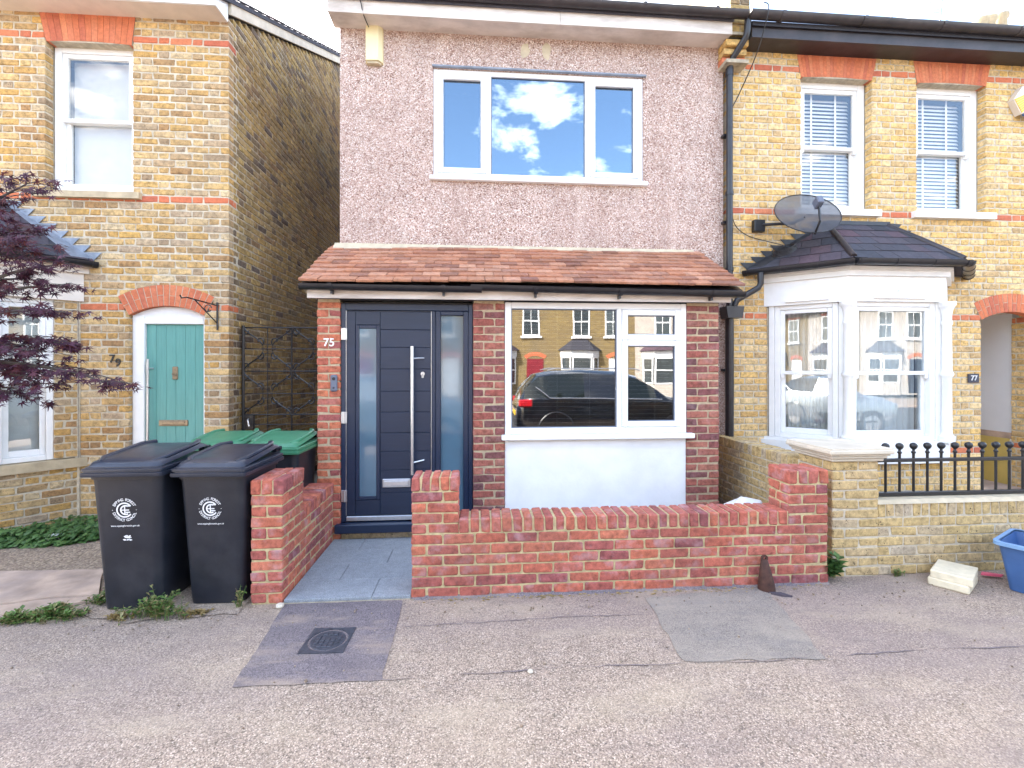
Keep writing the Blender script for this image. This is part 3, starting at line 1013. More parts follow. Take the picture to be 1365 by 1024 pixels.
# ------------------------------------------------------------------ house on the left (teal door)
h79 = thing('terraced_house', 'yellow brick house with a teal front door and tall blank side wall', 'house', (-4.6, FRONT, 0))
ZR79 = 3.415
GX = -2.644
ops = [rect(-4.477, -3.615, 3.465, 5.03), lintel_cut(-4.467, -3.625, -4.535, -3.585, 5.02, 5.35),
       rect(-3.652, -2.897, -1, 2.184), arch_cut(-3.275, .3775, 2.184, .10, .222), rect(-6.37, -4.14, -1, 2.72)]
w79 = brick_wall(h79, 'front_wall', T0, -7.6, GX, 0.0, 5.33, ZR79, .0765, ops, 'flemish', 'stock', 'mortar', bands=(22, 0, -15), n_obj=300, end_inset=(0, .004))
TG = Matrix.Translation((GX, FRONT, 0)) @ Matrix.Rotation(R(90), 4, 'Z')
VS, VZ = .52, 5.50


def verge_cut(z):
    u = (z + .14 - VZ) / VS
    return (-1, u) if u > .1 else None


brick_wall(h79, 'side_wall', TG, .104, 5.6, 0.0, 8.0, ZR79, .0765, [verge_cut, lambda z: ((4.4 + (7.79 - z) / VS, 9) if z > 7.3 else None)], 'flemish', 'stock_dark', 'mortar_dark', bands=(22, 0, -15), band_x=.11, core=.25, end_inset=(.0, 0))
flat_lintel(h79, T0, -4.467, -3.625, -4.535, -3.585, 5.03, 5.33, 15)
brick_arch(h79, T0, -3.275, .3775, 2.184, .10, .222, 15)
sash_window(h79, T0, -4.47, -3.622, 3.50, 5.045, .10, w=.07, gl='glass_clear', blind=.013, horn=False, sill=(.10, 3.40, 3.465, -.05, 'sill_stone'))
# teal door
dr = MB(T0)
dr.cbox(-3.652, -3.53, .045, .15, 0.0, 2.19, .006)
dr.cbox(-2.93, -2.897, .045, .15, 0.0, 2.19, .006)
dr.cbox(-3.53, -2.93, .047, .15, 2.095, 2.16, .006)
dr.build('door_frame', M['white'], h79)
q = arc_pts((-3.275, 0, 1.5205), .7605, R(90 - 29.5), R(90 + 29.5), 14)
MB(T0).prism([(x, .055, z) for x, _, z in q] + [(-3.645, .055, 2.155), (-2.905, .055, 2.155)], (0, .09, 0)).build('arch_panel', M['white'], h79)
door = MB(T0).box(-3.53, -2.93, .085, .13, .10, 2.10).build('front_door', M['teal'], h79, label='teal panelled front door with steel pull bar')
n = 6
for i in range(n):
    a = -3.528 + .596 * i / n
    MB(T0).cbox(a + .0008, a + .596 / n - .0008, .078, .095, .105, 2.093, .0025).build('plank', M['teal'], door)
MB(T0).tube([(-3.485, .03, .62), (-3.485, .03, 1.72)], .013, 10).tube([(-3.485, .03, .72), (-3.485, .08, .72)], .009, 8).tube([(-3.485, .03, 1.62), (-3.46, .08, 1.62)], .009, 8).build('pull_bar', M['steel'], door, smooth=True)
MB(T0).cbox(-3.40, -3.10, .066, .08, 1.00, 1.065, .006).cbox(-3.37, -3.13, .058, .068, 1.015, 1.05, .005).build('letter_plate', M['oldsteel'], door)
MB(T0).cbox(-3.262, -3.205, .064, .08, 1.50, 1.64, .006).tube(arc_pts((-3.2335, .055, 1.56), .020, R(150), R(390), 8), .005, 6).build('knocker', M['oldsteel'], door)
MB(T0).cbox(-3.70, -2.86, -.12, .16, .0, .10, .01).build('door_step', M['stone'], h79)
room(T0, -3.64, -2.91, .05, 2.2, .14, .5, h79)
# canted bay with the maple in front of it
P79 = [(-6.37, FRONT), (-5.81, 4.64), (-4.70, 4.64), (-4.14, FRONT)]
bay_window(h79, P79, (.60, .69, 2.32, 2.66, 2.74), (-5.6, -4.87), 3.33, jamb=.19, brick='stock', gl='glass', frieze='cream', sillmat='sill_stone', blind=.016, lead='lead', eave=.10, zref=ZR79, base_obj=0)
MB().box(-4.172, -4.132, FRONT - .014, FRONT + .2, 0, 2.66).build('joint_fill', M['mortar'], h79)
# eaves: white fascia and soffit, brown gutter, roof
ev = MB().box(-9.0, -2.66, 4.97, 5.21, 5.325, 5.345).build('soffit', M['cream'], h79)
MB().box(-9.0, -2.645, 4.945, 4.967, 5.318, 5.47).build('fascia', M['upvc'], h79)
MB().gutter((-9, 4.885, 5.50), (-2.70, 4.885, 5.50), .058).build('gutter', M['brown_black'], h79, smooth=True)
MB().prism([(-2.66, 4.97, 5.325), (-2.66, 5.19, 5.325), (-2.66, 5.19, 5.55), (-2.66, 4.97, 5.44)], (.014, 0, 0)).build('box_end', M['upvc'], h79)


def pitched_roof(house, x0, x1, eave_y=4.93, eave_z=5.47, ridge_y=9.6, back=14.3, mat='slate', rz=None):
    rz = eave_z + (ridge_y - eave_y) * VS if rz is None else rz
    pts = [(x0, eave_y, eave_z), (x0, ridge_y, rz), (x0, back, eave_z), (x0, back, eave_z - .05), (x0, ridge_y, rz - .05), (x0, eave_y, eave_z - .05)]
    return MB().prism(pts, (x1 - x0, 0, 0)).build('roof', M[mat], house)


r79 = pitched_roof(h79, -9.0, -2.60, eave_z=5.44)
vg = MB()
for k in range(22):      # slate ends along the verge, slightly uneven
    y = 4.95 + k * .215
    zz_ = 5.447 + (y - 4.93) * VS
    vg.prism([(-2.62, y, zz_), (-2.62, y + .25, zz_ + .25 * VS + .006), (-2.62, y + .25, zz_ + .25 * VS + .018), (-2.62, y, zz_ + .016)], (.035 + rng.uniform(-.006, .006), 0, 0))
vg.build('verge_slates', M['slate'], r79)
MB().prism([(-2.647, 5.20, 5.41), (-2.647, 9.6, 5.41 + 4.4 * VS), (-2.647, 9.6, 5.53 + 4.4 * VS), (-2.647, 5.20, 5.53)], (.030, 0, 0)).build('verge_mortar', M['stone'], r79)
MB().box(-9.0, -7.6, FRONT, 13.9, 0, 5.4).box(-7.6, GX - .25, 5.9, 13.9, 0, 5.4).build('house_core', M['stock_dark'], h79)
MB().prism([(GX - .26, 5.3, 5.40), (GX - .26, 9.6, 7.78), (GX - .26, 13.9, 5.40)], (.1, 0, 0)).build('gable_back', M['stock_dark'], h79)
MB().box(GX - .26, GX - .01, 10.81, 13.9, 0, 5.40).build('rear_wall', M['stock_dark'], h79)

# ------------------------------------------------------------------ middle house: pebbledash above, brick porch front below
h75 = thing('terraced_house', 'narrow house with pink pebbledash upper storey and red tiled porch roof', 'house', (.7, FRONT, 0))
XL, XR = -1.483, 2.86
wx0, wx1, wz0, wz1 = -.476, 1.908, 3.745, 4.95
mb = MB()
mb.box(XL, wx0, FRONT, FRONT + .22, 2.4, 5.40)
mb.box(wx1, XR, FRONT, FRONT + .22, 2.4, 5.40)
mb.box(wx0, wx1, FRONT, FRONT + .22, 2.4, wz0)
mb.box(wx0, wx1, FRONT, FRONT + .22, wz1, 5.40)
up = mb.build('upper_wall', M['pebble'], h75)
MB().box(XL, XR, FRONT + .9, 13.9, 0, 5.40).box(XL, XL + .2, FRONT + .22, FRONT + .9, 0, 5.40).box(XR - .1, XR, FRONT + .22, FRONT + .9, 0, 5.4).box(XL + .2, XR - .1, FRONT + .22, FRONT + .9, 5.2, 5.4).box(2.43, 2.90, FRONT, FRONT + .2, 0, 2.4).build('house_core', M['pebble'], h75)
# upper window: three lights
ys = .015
fr = MB(T0)
frame4(fr, wx0, wx1, wz0, wz1, ys, ys + .07, .055, .006)
for a, b in ((.105, .165), (1.235, 1.295)):
    fr.cbox(a, b, ys + .001, ys + .07, wz0 + .055, wz1 - .055, .005)
uw = fr.build('window', M['upvc'], h75, label='white three-light window reflecting the sky')
for a, b in ((-.42, .104), (1.296, 1.852)):
    c = MB(T0)
    frame4(c, a, b, wz0 + .056, wz1 - .056, ys - .012, ys + .05, .055, .006)
    c.build('casement', M['upvc'], uw)
for a, b, e in ((-.42, .104, .054), (.166, 1.234, .0), (1.296, 1.852, .054)):
    pane(T0, a + e, b - e, wz0 + .055 + e, wz1 - .055 - e, ys + .028, 'glass_sky_tint', uw)
    bd = MB(T0)
    frame4(bd, a + e, b - e, wz0 + .055 + e, wz1 - .055 - e, ys + .016, ys + .0275, .008, .002)
    bd.build('glazing_bead', M['grey_plastic'], uw)
MB(T0).cbox(wx0 - .04, wx1 + .04, -.055, .08, wz0 - .045, wz0 - .001, .006).build('sill', M['upvc'], uw)
MB(T0).cbox(wx0 - .01, wx1 + .03, -.03, .05, wz1 + .001, wz1 + .022, .004).build('drip_strip', M['lead'], uw)
room(T0, wx0, wx1, wz0, wz1, ys + .075, .6, uw)
# eaves
MB().box(XL - .06, XR - .03, 4.98, 5.21, 5.335, 5.355).build('soffit', M['oldwhite'], h75)
fz = MB()
for a, b in ((XL - .06, -1.18), (-1.176, .9), (.904, XR - .03)):
    fz.box(a, b, 4.955, 4.978, 5.325 + rng.uniform(-.004, .004), 5.50)
fz.build('fascia', M['oldwhite'], h75)
MB().gutter((XL - .10, 4.895, 5.535), (XR + .10, 4.895, 5.52), .06).build('gutter', M['brown_black'], h75, smooth=True)
for x in (-1.2, -.2, .8, 1.8, 2.6):
    MB().gutter((x - .02, 4.895, 5.533), (x + .02, 4.895, 5.533), .066).build('gutter_bracket', M['brown_black'], h75)
pitched_roof(h75, XL - .09, XR - .02, eave_z=5.50)
# two sandy plaster stains where an old bracket was
for x in (.545, .79):
    o_ = []
    for k in range(14):
        a = k / 14 * 2 * math.pi
        o_.append((x + .055 * math.cos(a) * rng.uniform(.7, 1.1), FRONT - .003, 5.19 + .10 * math.sin(a) * rng.uniform(.7, 1.1)))
    MB().prism(o_, (0, .004, 0)).build('plaster_patch', M['concrete'], up)

# porch front: three brick piers, door set, window over a white rendered panel
ZRP = .0375 + .0
PC = .075
PF = 4.467
piers = ((-1.483, -1.272, 'porch_warm', -1.483), (-.032, .274, 'porch', -.032), (2.080, 2.414, 'porch', 2.080))
for a, b, m_, x0_ in piers:
    core = MB().box(a + .006, b - .006, PF + .006, PF + .25, 0, 2.27).build('brick_pier', M['mortar_porch'], h75)
    for k in range(30):
        z0, z1 = k * PC + .005, (k + 1) * PC - .005
        w_ = b - a
        if w_ < .25: cells = [(a, b)] if k % 2 else [(a, a + w_ / 2 - .005), (a + w_ / 2 + .005, b)]
        else: cells = [(a, a + w_ * .655), (a + w_ * .655 + .01, b)] if k % 2 else [(a, a + w_ * .32), (a + w_ * .32 + .01, b)]
        for p, q in cells:
            brick_obj(core, p, q, PF, PF + .1025, z0, z1, m_)
MB().box(XL, 2.414, PF + .26, FRONT - .002, 2.20, 2.26).box(XL, XL + .1, PF + .252, FRONT - .002, 0, 2.19).box(2.31, 2.414, PF + .252, FRONT - .002, 0, 2.19).build('porch_core', M['porch'], h75)
MB().box(XL, 2.414, PF + .012, PF + .14, 2.262, 2.30).build('lintel', M['black'], h75)

# dark door set
ds = MB(TP)
ds.cbox(-1.270, -1.228, .02, .10, .172, 2.235, .004)
ds.cbox(-.424, -.392, .02, .10, .172, 2.17, .004)
ds.cbox(-.075, -.034, .02, .10, .172, 2.235, .004)
ds.cbox(-1.228, -.075, .0215, .10, 2.172, 2.235, .004)
ds.build('door_frame', M['navy_frame'], h75)
MB(TP).cbox(-1.31, -.035, -.06, .10, .088, .170, .008).build('door_sill', M['navy_frame'], h75)
pl = MB(TP).box(-1.27, -.036, .022, .10, 0, .086).build('plinth', M['mortar_warm'], h75)
for i in range(6):
    a = -1.268 + i * .205
    brick_obj(pl, a, a + .195, PF + .014, PF + .09, .012, .078, 'buff')
leaf = MB(TP).box(-1.227, -.425, .045, .085, .176, 2.170).build('front_door', M['navy'], h75, label='dark navy front door with long steel pull bar')
gx0, gx1, gz0, gz1 = -1.103, -.944, .411, 1.997
brd = MB(TP)
frame4(brd, gx0 - .035, gx1 + .03, gz0 - .035, gz1 + .035, .030, .044, .033, .004)
brd.build('glazing_frame', M['navy_frame'], leaf)
MB(TP).box(gx0, gx1, .036, .044, gz0, gz1).build('pane', M['frost'], leaf)
bnd = [.232, .440, .654, .831, 1.008, 1.206, 1.404, 1.616, 1.821, 1.99, 2.160]
MB(TP).cbox(-1.222, gx0 - .038, .036, .046, .232, 2.160, .003).build('stile', M['navy'], leaf)
MB(TP).cbox(gx0 - .036, gx1 + .032, .036, .046, .232, gz0 - .038, .003).build('panel', M['navy'], leaf)
MB(TP).cbox(gx0 - .036, gx1 + .032, .036, .046, gz1 + .038, 2.160, .003).build('panel', M['navy'], leaf)
for a, b in zip(bnd[:-1], bnd[1:]):
    MB(TP).cbox(gx1 + .034, -.432, .036, .046, a + .001, b - .001, .003).build('panel', M['navy'], leaf)
MB(TP).cbox(-1.222, -.432, .018, .046, .180, .224, .004).build('weather_bar', M['steel'], leaf)
MB(TP).tube([(-.602, -.035, .62), (-.602, -.035, 1.83)], .016, 12).tube([(-.602, -.035, .734), (-.50, .036, .745)], .008, 8).tube([(-.602, -.035, 1.715), (-.50, .036, 1.72)], .008, 8).build('pull_bar', M['steel'], leaf, smooth=True)
MB(TP).cbox(-.89, -.625, .020, .036, .490, .572, .006).cbox(-.875, -.64, .012, .022, .505, .557, .006).build('letter_plate', M['steel'], leaf)
MB(TP).lathe([(.018, .026), (.020, .030), (.020, .036)], (-.511, 0, 1.57), 14, 'Y').cbox(-.522, -.500, .026, .036, 1.53, 1.57, .004).build('lock', M['steel'], leaf, smooth=True)
for z in (1.946, 1.159, .421):
    MB(TP).cbox(-1.268, -1.214, .012, .022, z - .055, z + .055, .002).tube([(-1.236, .010, z - .055), (-1.236, .010, z + .055)], .008, 8).build('hinge', M['steel'], leaf)
MB(TP).box(-1.2275, -1.2225, .030, .0355, .23, 2.168).box(-.4315, -.4275, .030, .0355, .23, 2.168).build('door_seal', M['steel'], leaf)
sl = MB(TP)
frame4(sl, -.391, -.076, .174, 2.170, .025, .095, .05, .005, wt=.04, wb=.07)
sl = sl.build('side_light', M['navy_frame'], h75)
MB(TP).box(-.34, -.127, .060, .068, .245, 2.129).build('pane', M['frost'], sl)
MB(TP).box(-1.27, -.033, .101, .20, .0, 2.26).build('hall_wall', M['room'], h75)

# porch window over a white panel
x0, x1, z0, z1 = .276, 2.078, .985, 2.26
pw = MB(TP)
frame4(pw, x0, x1, z0, z1, .0, .07, .06, .006)
pw.cbox(1.375, 1.425, .001, .07, z0 + .06, z1 - .06, .005)
pwin = pw.build('window', M['upvc'], h75, label='white porch window with one large pane and two side casements')
for a, b, c, d in ((1.427, 2.016, 1.90, 2.198), (1.427, 2.016, 1.047, 1.897)):
    cs = MB(TP)
    frame4(cs, a, b, c, d, -.012, .05, .055, .006)
    cs.build('casement', M['upvc'], pwin)
    bd = MB(TP)
    frame4(bd, a + .055, b - .055, c + .055, d - .055, .010, .024, .008, .002)
    bd.build('glazing_bead', M['grey_plastic'], pwin)
    pane(TP, a + .054, b - .054, c + .054, d - .054, .025, 'glass_mirror', pwin)
pane(TP, .335, 1.376, 1.044, 2.201, .03, 'glass_mirror', pwin)
bd = MB(TP)
frame4(bd, .336, 1.374, 1.046, 2.199, .012, .0295, .008, .002)
bd.build('glazing_bead', M['grey_plastic'], pwin)
MB(TP).cbox(x0 - .035, x1 + .06, -.065, .08, .935, .984, .008).build('sill', M['upvc'], pwin)
vb = MB(TP)
for i in range(28):
    z = 1.08 + i * .0405
    vb.box(.36, 1.355, .115, .125, z, z + .0015)
    if z < 1.85: vb.box(1.50, 1.95, .115, .125, z, z + .0015)
for x in (.46, .80, 1.13, 1.80): vb.box(x, x + .002, .112, .114, 1.06, 2.18)
vb.build('blind', M['blind'], pwin, kind='stuff')
room(TP, x0, x1, z0, z1, .075, .62, pwin)
MB(TP).box(.276, 2.078, .018, .16, .0, .933).build('rendered_panel', M['render'], h75)

# lean-to tiled roof
RA = math.atan2(.55, .93)
EY, EZ = 4.27, 2.385
MB().prism([(-1.56, EY + .02, EZ - .02), (-1.56, FRONT - .002, EZ + .53), (-1.56, FRONT - .002, EZ + .45), (-1.56, EY + .14, EZ - .075)], (4.10, 0, 0)).build('roof_deck', M['mortar_dark'], h75)
roof75 = MB().prism([(-1.57, EY + .01, EZ - .018), (-1.57, EY + .11, EZ + .042), (-1.57, EY + .11, EZ + .034), (-1.57, EY + .01, EZ - .028)], (4.12, 0, 0)).build('porch_roof', M['black'], h75)
tm = [MB().cbox(-.0812, .0812, -.13, .13, -.0115, .0115, .0025, .0022).mesh('tile', M['tile']) for _ in range(4)]
half_t = MB().cbox(-.0402, .0402, -.13, .13, -.0115, .0115, .0025, .0022).mesh('tile', M['tile'])
rows, gauge = 9, .116
for r in range(rows):
    x = -1.575 + (.0825 if r % 2 else 0)
    if r % 2:
        cells = [(-1.5345, half_t)] + [(-1.575 + .0825 + .0825 + i * .1655, None) for i in range(24)] + [(-1.575 + .0825 + 24 * .1655 + .0410, half_t)]
    else:
        cells = [(-1.575 + .0825 + i * .1655, None) for i in range(25)]
    for cx, me in cells:
        sag = -.016 * math.exp(-((cx + 1.3) / .7) ** 2) + .004 * math.sin(cx * 2.1 + r)
        s_ = r * gauge + .12
        y = EY + s_ * math.cos(RA)
        z = EZ + s_ * math.sin(RA) + .028 + sag + rng.uniform(-.002, .003)
        place('tile', me or rng.choice(tm), roof75, (cx, y, z), (RA - .125 + rng.uniform(-.014, .014), rng.uniform(-.012, .012), rng.uniform(-.010, .010)))
fl = []
MB().prism([(-1.53, FRONT - .10, 2.905), (-1.53, FRONT - .002, 2.905), (-1.53, FRONT - .002, 2.985), (-1.53, FRONT - .02, 2.985)], (4.02, 0, 0)).build('mortar_fillet', M['concrete'], h75)
MB().box(-1.53, 2.47, 4.345, 4.37, 2.262, 2.36).build('fascia', M['oldwhite'], h75)
MB().box(-1.52, 2.46, 4.372, 4.475, 2.302, 2.316).build('soffit', M['oldwhite'], h75)
gt = MB().gutter((-1.57, 4.285, 2.375), (.05, 4.285, 2.365), .05).gutter((-.05, 4.285, 2.385), (2.56, 4.285, 2.352), .052)
gt.build('gutter', M['black'], h75, smooth=True)
for x in (-1.30, -.30, .55, 1.35, 2.25):
    zg = 2.372 - x * .006
    MB().gutter((x - .018, 4.285, zg), (x + .018, 4.285, zg), .058).box(x - .01, x + .01, 4.29, 4.344, zg - .085, zg - .045).build('gutter_bracket', M['black'], h75)

# downpipe between the two houses, with offset bends, hopper and the branch from the neighbour's bay
dp = MB()
dp.tube([(2.99, 4.92, 5.47), (2.99, 4.93, 5.36), (2.985, 4.95, 5.30), (2.90, 5.06, 5.14), (2.885, 5.10, 5.08), (2.885, 5.11, 4.9), (2.885, 5.11, 2.33)], .036, 12)
dp.tube([(2.885, 5.11, 2.22), (2.885, 5.11, .02)], .046, 12)
for z in (5.02, 4.98, 3.62, 2.75): dp.tube([(2.885, 5.11, z - .02), (2.885, 5.11, z + .02)], .044, 12)
down = dp.build('downpipe', M['black'], h75, smooth=True)
MB().prism([(2.80, 5.02, 2.32), (3.01, 5.02, 2.32), (2.99, 5.02, 2.19), (2.82, 5.02, 2.19)], (0, .15, 0)).build('hopper', M['black'], down)
MB().tube([(3.20, 5.02, 2.70), (3.20, 5.02, 2.58), (3.18, 5.03, 2.53), (2.96, 5.08, 2.40), (2.93, 5.09, 2.33)], .034, 10).build('branch_pipe', M['black'], down, smooth=True)
for z in (4.3, 3.3, 1.6, .8): MB().box(2.83, 2.94, 5.14, 5.197, z - .015, z + .015).build('pipe_clip', M['black'], down)

# ------------------------------------------------------------------ house on the right (white bay)
h77 = thing('terraced_house', 'yellow brick house with white canted bay window and arched porch', 'house', (5.5, FRONT, 0))
ZR77 = 3.458
ops = [rect(3.814, 4.70, 3.48, 5.05), rect(5.28, 6.18, 3.48, 5.05), lintel_cut(3.81, 4.70, 3.76, 4.76, 5.04, 5.40), lintel_cut(5.28, 6.18, 5.23, 6.24, 5.04, 5.40),
       rect(3.40, 5.63, -1, 2.72), rect(6.12, 6.93, -1, 2.21), arch_cut(6.525, .405, 2.21, .10, .222)]
brick_wall(h77, 'front_wall', T0, 2.905, 8.6, 0.0, 5.33, ZR77, .0765, ops, 'flemish', 'stock_clean', 'mortar', bands=(22, 0, -16, -37), n_obj=300)
for b0, b1 in ((3.81, 4.70), (5.28, 6.18)):
    flat_lintel(h77, T0, b0, b1, b0 - .05, b1 + .06, 5.05, 5.31, 22)
    sash_window(h77, T0, b0 + .004, b1 - .004, 3.50, 5.065, .10, w=.085, gl='glass_clear', blind=.046, sill=(.08, 3.42, 3.495, -.06, 'white'))
brick_arch(h77, T0, 6.525, .405, 2.21, .10, .222, 16)
P77 = [(3.40, FRONT), (3.96, 4.70), (5.07, 4.70), (5.63, FRONT)]
bay_window(h77, P77, (.60, .80, 2.34, 2.66, 2.76), (4.12, 4.86), 3.32, columns=True, brick='stock_clean', gl='glass', eave=.17, zref=ZR77, base_obj=0)
MB().box(3.392, 3.425, FRONT - .010, FRONT + .2, 0, 2.33).build('joint_fill', M['mortar'], h77)
MB().box(5.605, 5.645, FRONT + .008, FRONT + .2, 0, 2.72).build('joint_fill', M['mortar'], h77)
# arched recess: brick right reveal, white plaster back, ochre board below
MB().box(6.95, 7.05, FRONT + .335, FRONT + .95, 0, 2.5).build('recess_wall', M['plaster'], h77)
MB().box(6.93, 6.949, FRONT + .36, FRONT + .86, .10, .70).build('board', M['board'], h77)
MB().box(6.935, 6.949, FRONT + .336, FRONT + .94, .701, .78).build('dado', M['york'], h77)
brick_wall(h77, 'reveal', Matrix.Translation((6.93, FRONT + .33, 0)) @ Matrix.Rotation(R(-90), 4, 'Z'), 0, .226, 0, 2.26, ZR77, .0765, [], 'flemish', 'stock_clean', 'mortar', bands=(-16, -37), depth=.05, core=.1)
MB().box(5.9, 6.118, FRONT + .21, FRONT + .95, 0, 2.5).build('recess_wall', M['stock_clean'], h77)
MB().box(6.0, 7.05, FRONT + .95, FRONT + 1.05, 0, 2.6).build('recess_back', M['plaster'], h77)
MB().box(6.0, 7.05, FRONT + .12, FRONT + .95, 2.33, 2.40).build('recess_ceiling', M['cream'], h77)
MB().box(6.13, 6.78, FRONT + .915, FRONT + .948, .10, .72).build('board', M['board'], h77)
MB().box(6.12, 6.92, FRONT + .93, FRONT + .949, .72, .78).build('dado', M['york'], h77)
MB().box(6.12, 6.93, FRONT - .2, FRONT + .95, 0, .10).build('door_step', M['york'], h77)
MB().box(2.905, 8.6, 6.3, 13.9, 0, 5.4).box(2.905, 3.0, 5.40, 6.3, 0, 5.4).build('house_core', M['stock_clean'], h77)
MB().box(3.06, 13.0, 4.98, 5.21, 5.315, 5.335).build('soffit', M['brown_black'], h77)
MB().box(3.06, 13.0, 4.955, 4.978, 5.308, 5.47).build('fascia', M['brown_black'], h77)
MB().gutter((2.98, 4.885, 5.52), (13.0, 4.885, 5.49), .065).build('gutter', M['brown_black'], h77, smooth=True)
for i in range(10):
    x = 3.35 + i * .95
    MB().gutter((x - .02, 4.885, 5.519 - i * .003), (x + .02, 4.885, 5.519 - i * .003), .071).build('gutter_bracket', M['brown_black'], h77)
roof77 = pitched_roof(h77, 3.05, 13.0, eave_z=5.47)
# party wall end between the roofs, corbelled out below the gutter
pwl = MB()
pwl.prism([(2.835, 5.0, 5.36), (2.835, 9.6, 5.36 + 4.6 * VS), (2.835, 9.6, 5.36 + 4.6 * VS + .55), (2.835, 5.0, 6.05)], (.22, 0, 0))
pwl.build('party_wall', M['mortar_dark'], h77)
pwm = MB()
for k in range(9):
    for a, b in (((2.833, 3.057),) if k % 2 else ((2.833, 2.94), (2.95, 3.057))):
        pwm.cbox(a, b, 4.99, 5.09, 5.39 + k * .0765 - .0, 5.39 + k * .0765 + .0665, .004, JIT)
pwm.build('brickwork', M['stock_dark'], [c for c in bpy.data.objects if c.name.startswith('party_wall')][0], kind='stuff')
cb = MB().box(2.80, 3.06, 5.02, 5.198, 5.06, 5.10).build('corbel', M['mortar_dark'], h77)
for k, (yy, m_) in enumerate(((5.10, 'red_band'), (5.06, 'stock_clean'), (5.02, 'stock_clean'))):
    MB().cbox(2.795, 3.062, yy, 5.197, 5.10 + k * .0765, 5.10 + k * .0765 + .068, .004, .002).build('brick', M[m_], cb)
for i, (x, yy) in enumerate(((11.05, 9.4), (11.35, 9.5), (11.7, 9.55))):
    MB().lathe([(.13, 8.8), (.115, 9.15 + i * .12), (.15, 9.2 + i * .12), (.15, 9.27 + i * .12), (.12, 9.29 + i * .12)], (x, yy, 0), 14).build('chimney_pot', M['sill_stone'], roof77, smooth=True)
MB().box(10.85, 12.1, 9.2, 9.9, 7.0, 8.85).build('chimney', M['stock_clean'], roof77)

# ------------------------------------------------------------------ garden walls, brick by brick
WF = 3.316          # street face of the red garden wall
C = .075
H2, FB = .1025, .215


def lay(core, rects, k, mat, z=None):
    z0 = k * C + .005 if z is None else z[0]
    z1 = (k + 1) * C - .005 if z is None else z[1]
    for x0, x1, y0, y1 in rects:
        brick_obj(core, x0, x1, y0, y1, z0, z1, mat, .0065, .0032)


def row(x0, x1, offs, L=.215, j=.010):
    out, x = [], x0 - offs
    while x < x1 - .03:
        a, b = max(x, x0), min(x + L, x1)
        if b - a > .035: out.append((a, b))
        x += L + j
    return out


fw = thing('garden_wall', 'low red brick garden wall with two taller piers in front of the porch window', 'wall', (1.1, WF, 0))
X0, X1, X2, X3 = -.455, -.125, 2.335, 2.650
core = MB().box(X0 + .007, X3 - .007, WF + .007, WF + FB - .007, 0, .45).box(X0 + .007, X1 - .007, WF + .007, WF + FB - .007, .45, .765).box(X2 + .007, X3 - .007, WF + .007, WF + .245, .45, .765)
core.box(X1, X2, WF + .006, WF + FB - .008, .45, .549).box(X0 + .01, X1 - .01, WF + .006, WF + FB - .01, .765, .849).box(X2 + .01, X3 - .01, WF + .006, WF + .24, .765, .849)
wall = core.build('wall_body', M['mortar_warm'], fw)
for k in range(6):
    o_ = 0 if k % 2 else .1125
    lay(wall, [(a, b, WF, WF + H2) for a, b in row(X0, X3, o_)], k, 'red')
    lay(wall, [(a, b, WF + FB - H2, WF + FB) for a, b in row(X0, X3, o_)], k, 'red')
n = int((X2 - X1) / .0748)
for i in range(n):
    a = X1 + .004 + i * (X2 - X1 - .004) / n
    brick_obj(wall, a, a + .0645, WF - .004, WF + FB + .004, .455, .5575, 'red', .006, .003)
for a0, a1, dep in ((X0, X1, FB), (X2, X3, .25)):
    for k in range(6, 10):
        w = a1 - a0
        if k % 2:
            f_ = [(a0, a0 + FB), (a0 + FB + .01, a1)]
            lay(wall, [(f_[0][0], f_[0][1], WF, WF + H2), (f_[1][0], f_[1][1], WF, WF + H2)], k, 'red')
            lay(wall, [(a0, a0 + H2, WF + H2 + .01, WF + dep), (a0 + H2 + .01, a1, WF + H2 + .01, WF + dep)], k, 'red')
        else:
            lay(wall, [(a0, a0 + H2, WF, WF + dep * .62), (a0 + H2 + .01, a1, WF, WF + H2)], k, 'red')
            lay(wall, [(a0, a0 + H2, WF + dep * .62 + .01, WF + dep), (a0 + H2 + .01, a1, WF + H2 + .01, WF + dep)], k, 'red')
    m_ = 5 if a0 < 0 else 4
    for i in range(m_):
        p = a0 + i * (a1 - a0 + .010) / m_
        brick_obj(wall, p, p + (a1 - a0 + .010) / m_ - .010, WF - .003, WF + dep + .003, .755, .8575, 'red', .006, .003)

sw = thing('garden_wall', 'short red brick wall stepping down to the porch beside the black bins', 'wall', (-1.44, 3.9, 0))
LX0, LX1 = -1.545, -1.330
PB = WF + .395
core = MB().box(LX0 + .007, LX1 - .007, WF + .007, 4.46, 0, .45).box(LX0 + .007, LX1 - .007, WF + .007, PB - .007, .45, .765).box(LX0 + .006, LX1 - .006, PB, 4.455, .45, .549).box(LX0 + .008, LX1 - .008, WF + .006, PB - .008, .765, .849)
wall = core.build('wall_body', M['mortar_warm'], sw)


def lay_y(k, y0, y1, head, z=None):
    if head:
        lay(wall, [(LX0, LX1, y0, y0 + H2)], k, 'red', z)
        y0 += H2 + .01
    for a, b in row(y0, y1, 0):
        lay(wall, [(LX0, LX0 + H2, a, b), (LX1 - H2, LX1, a, b)], k, 'red', z)


for k in range(6): lay_y(k, WF, 4.46, k % 2)
for k in range(6, 10): lay_y(k, WF, PB, k % 2)
for i in range(3):
    a = LX0 + i * .075
    for y0, y1 in ((WF - .003, WF + .195), (WF + .205, PB + .003)):
        brick_obj(wall, a, a + .0655, y0, y1, .755, .8575, 'red', .006, .003)
i = PB + .006
while i < 4.44:
    brick_obj(wall, LX0 - .003, LX1 + .003, i, min(i + .0645, 4.46), .455, .5575, 'red', .006, .003)
    i += .0752
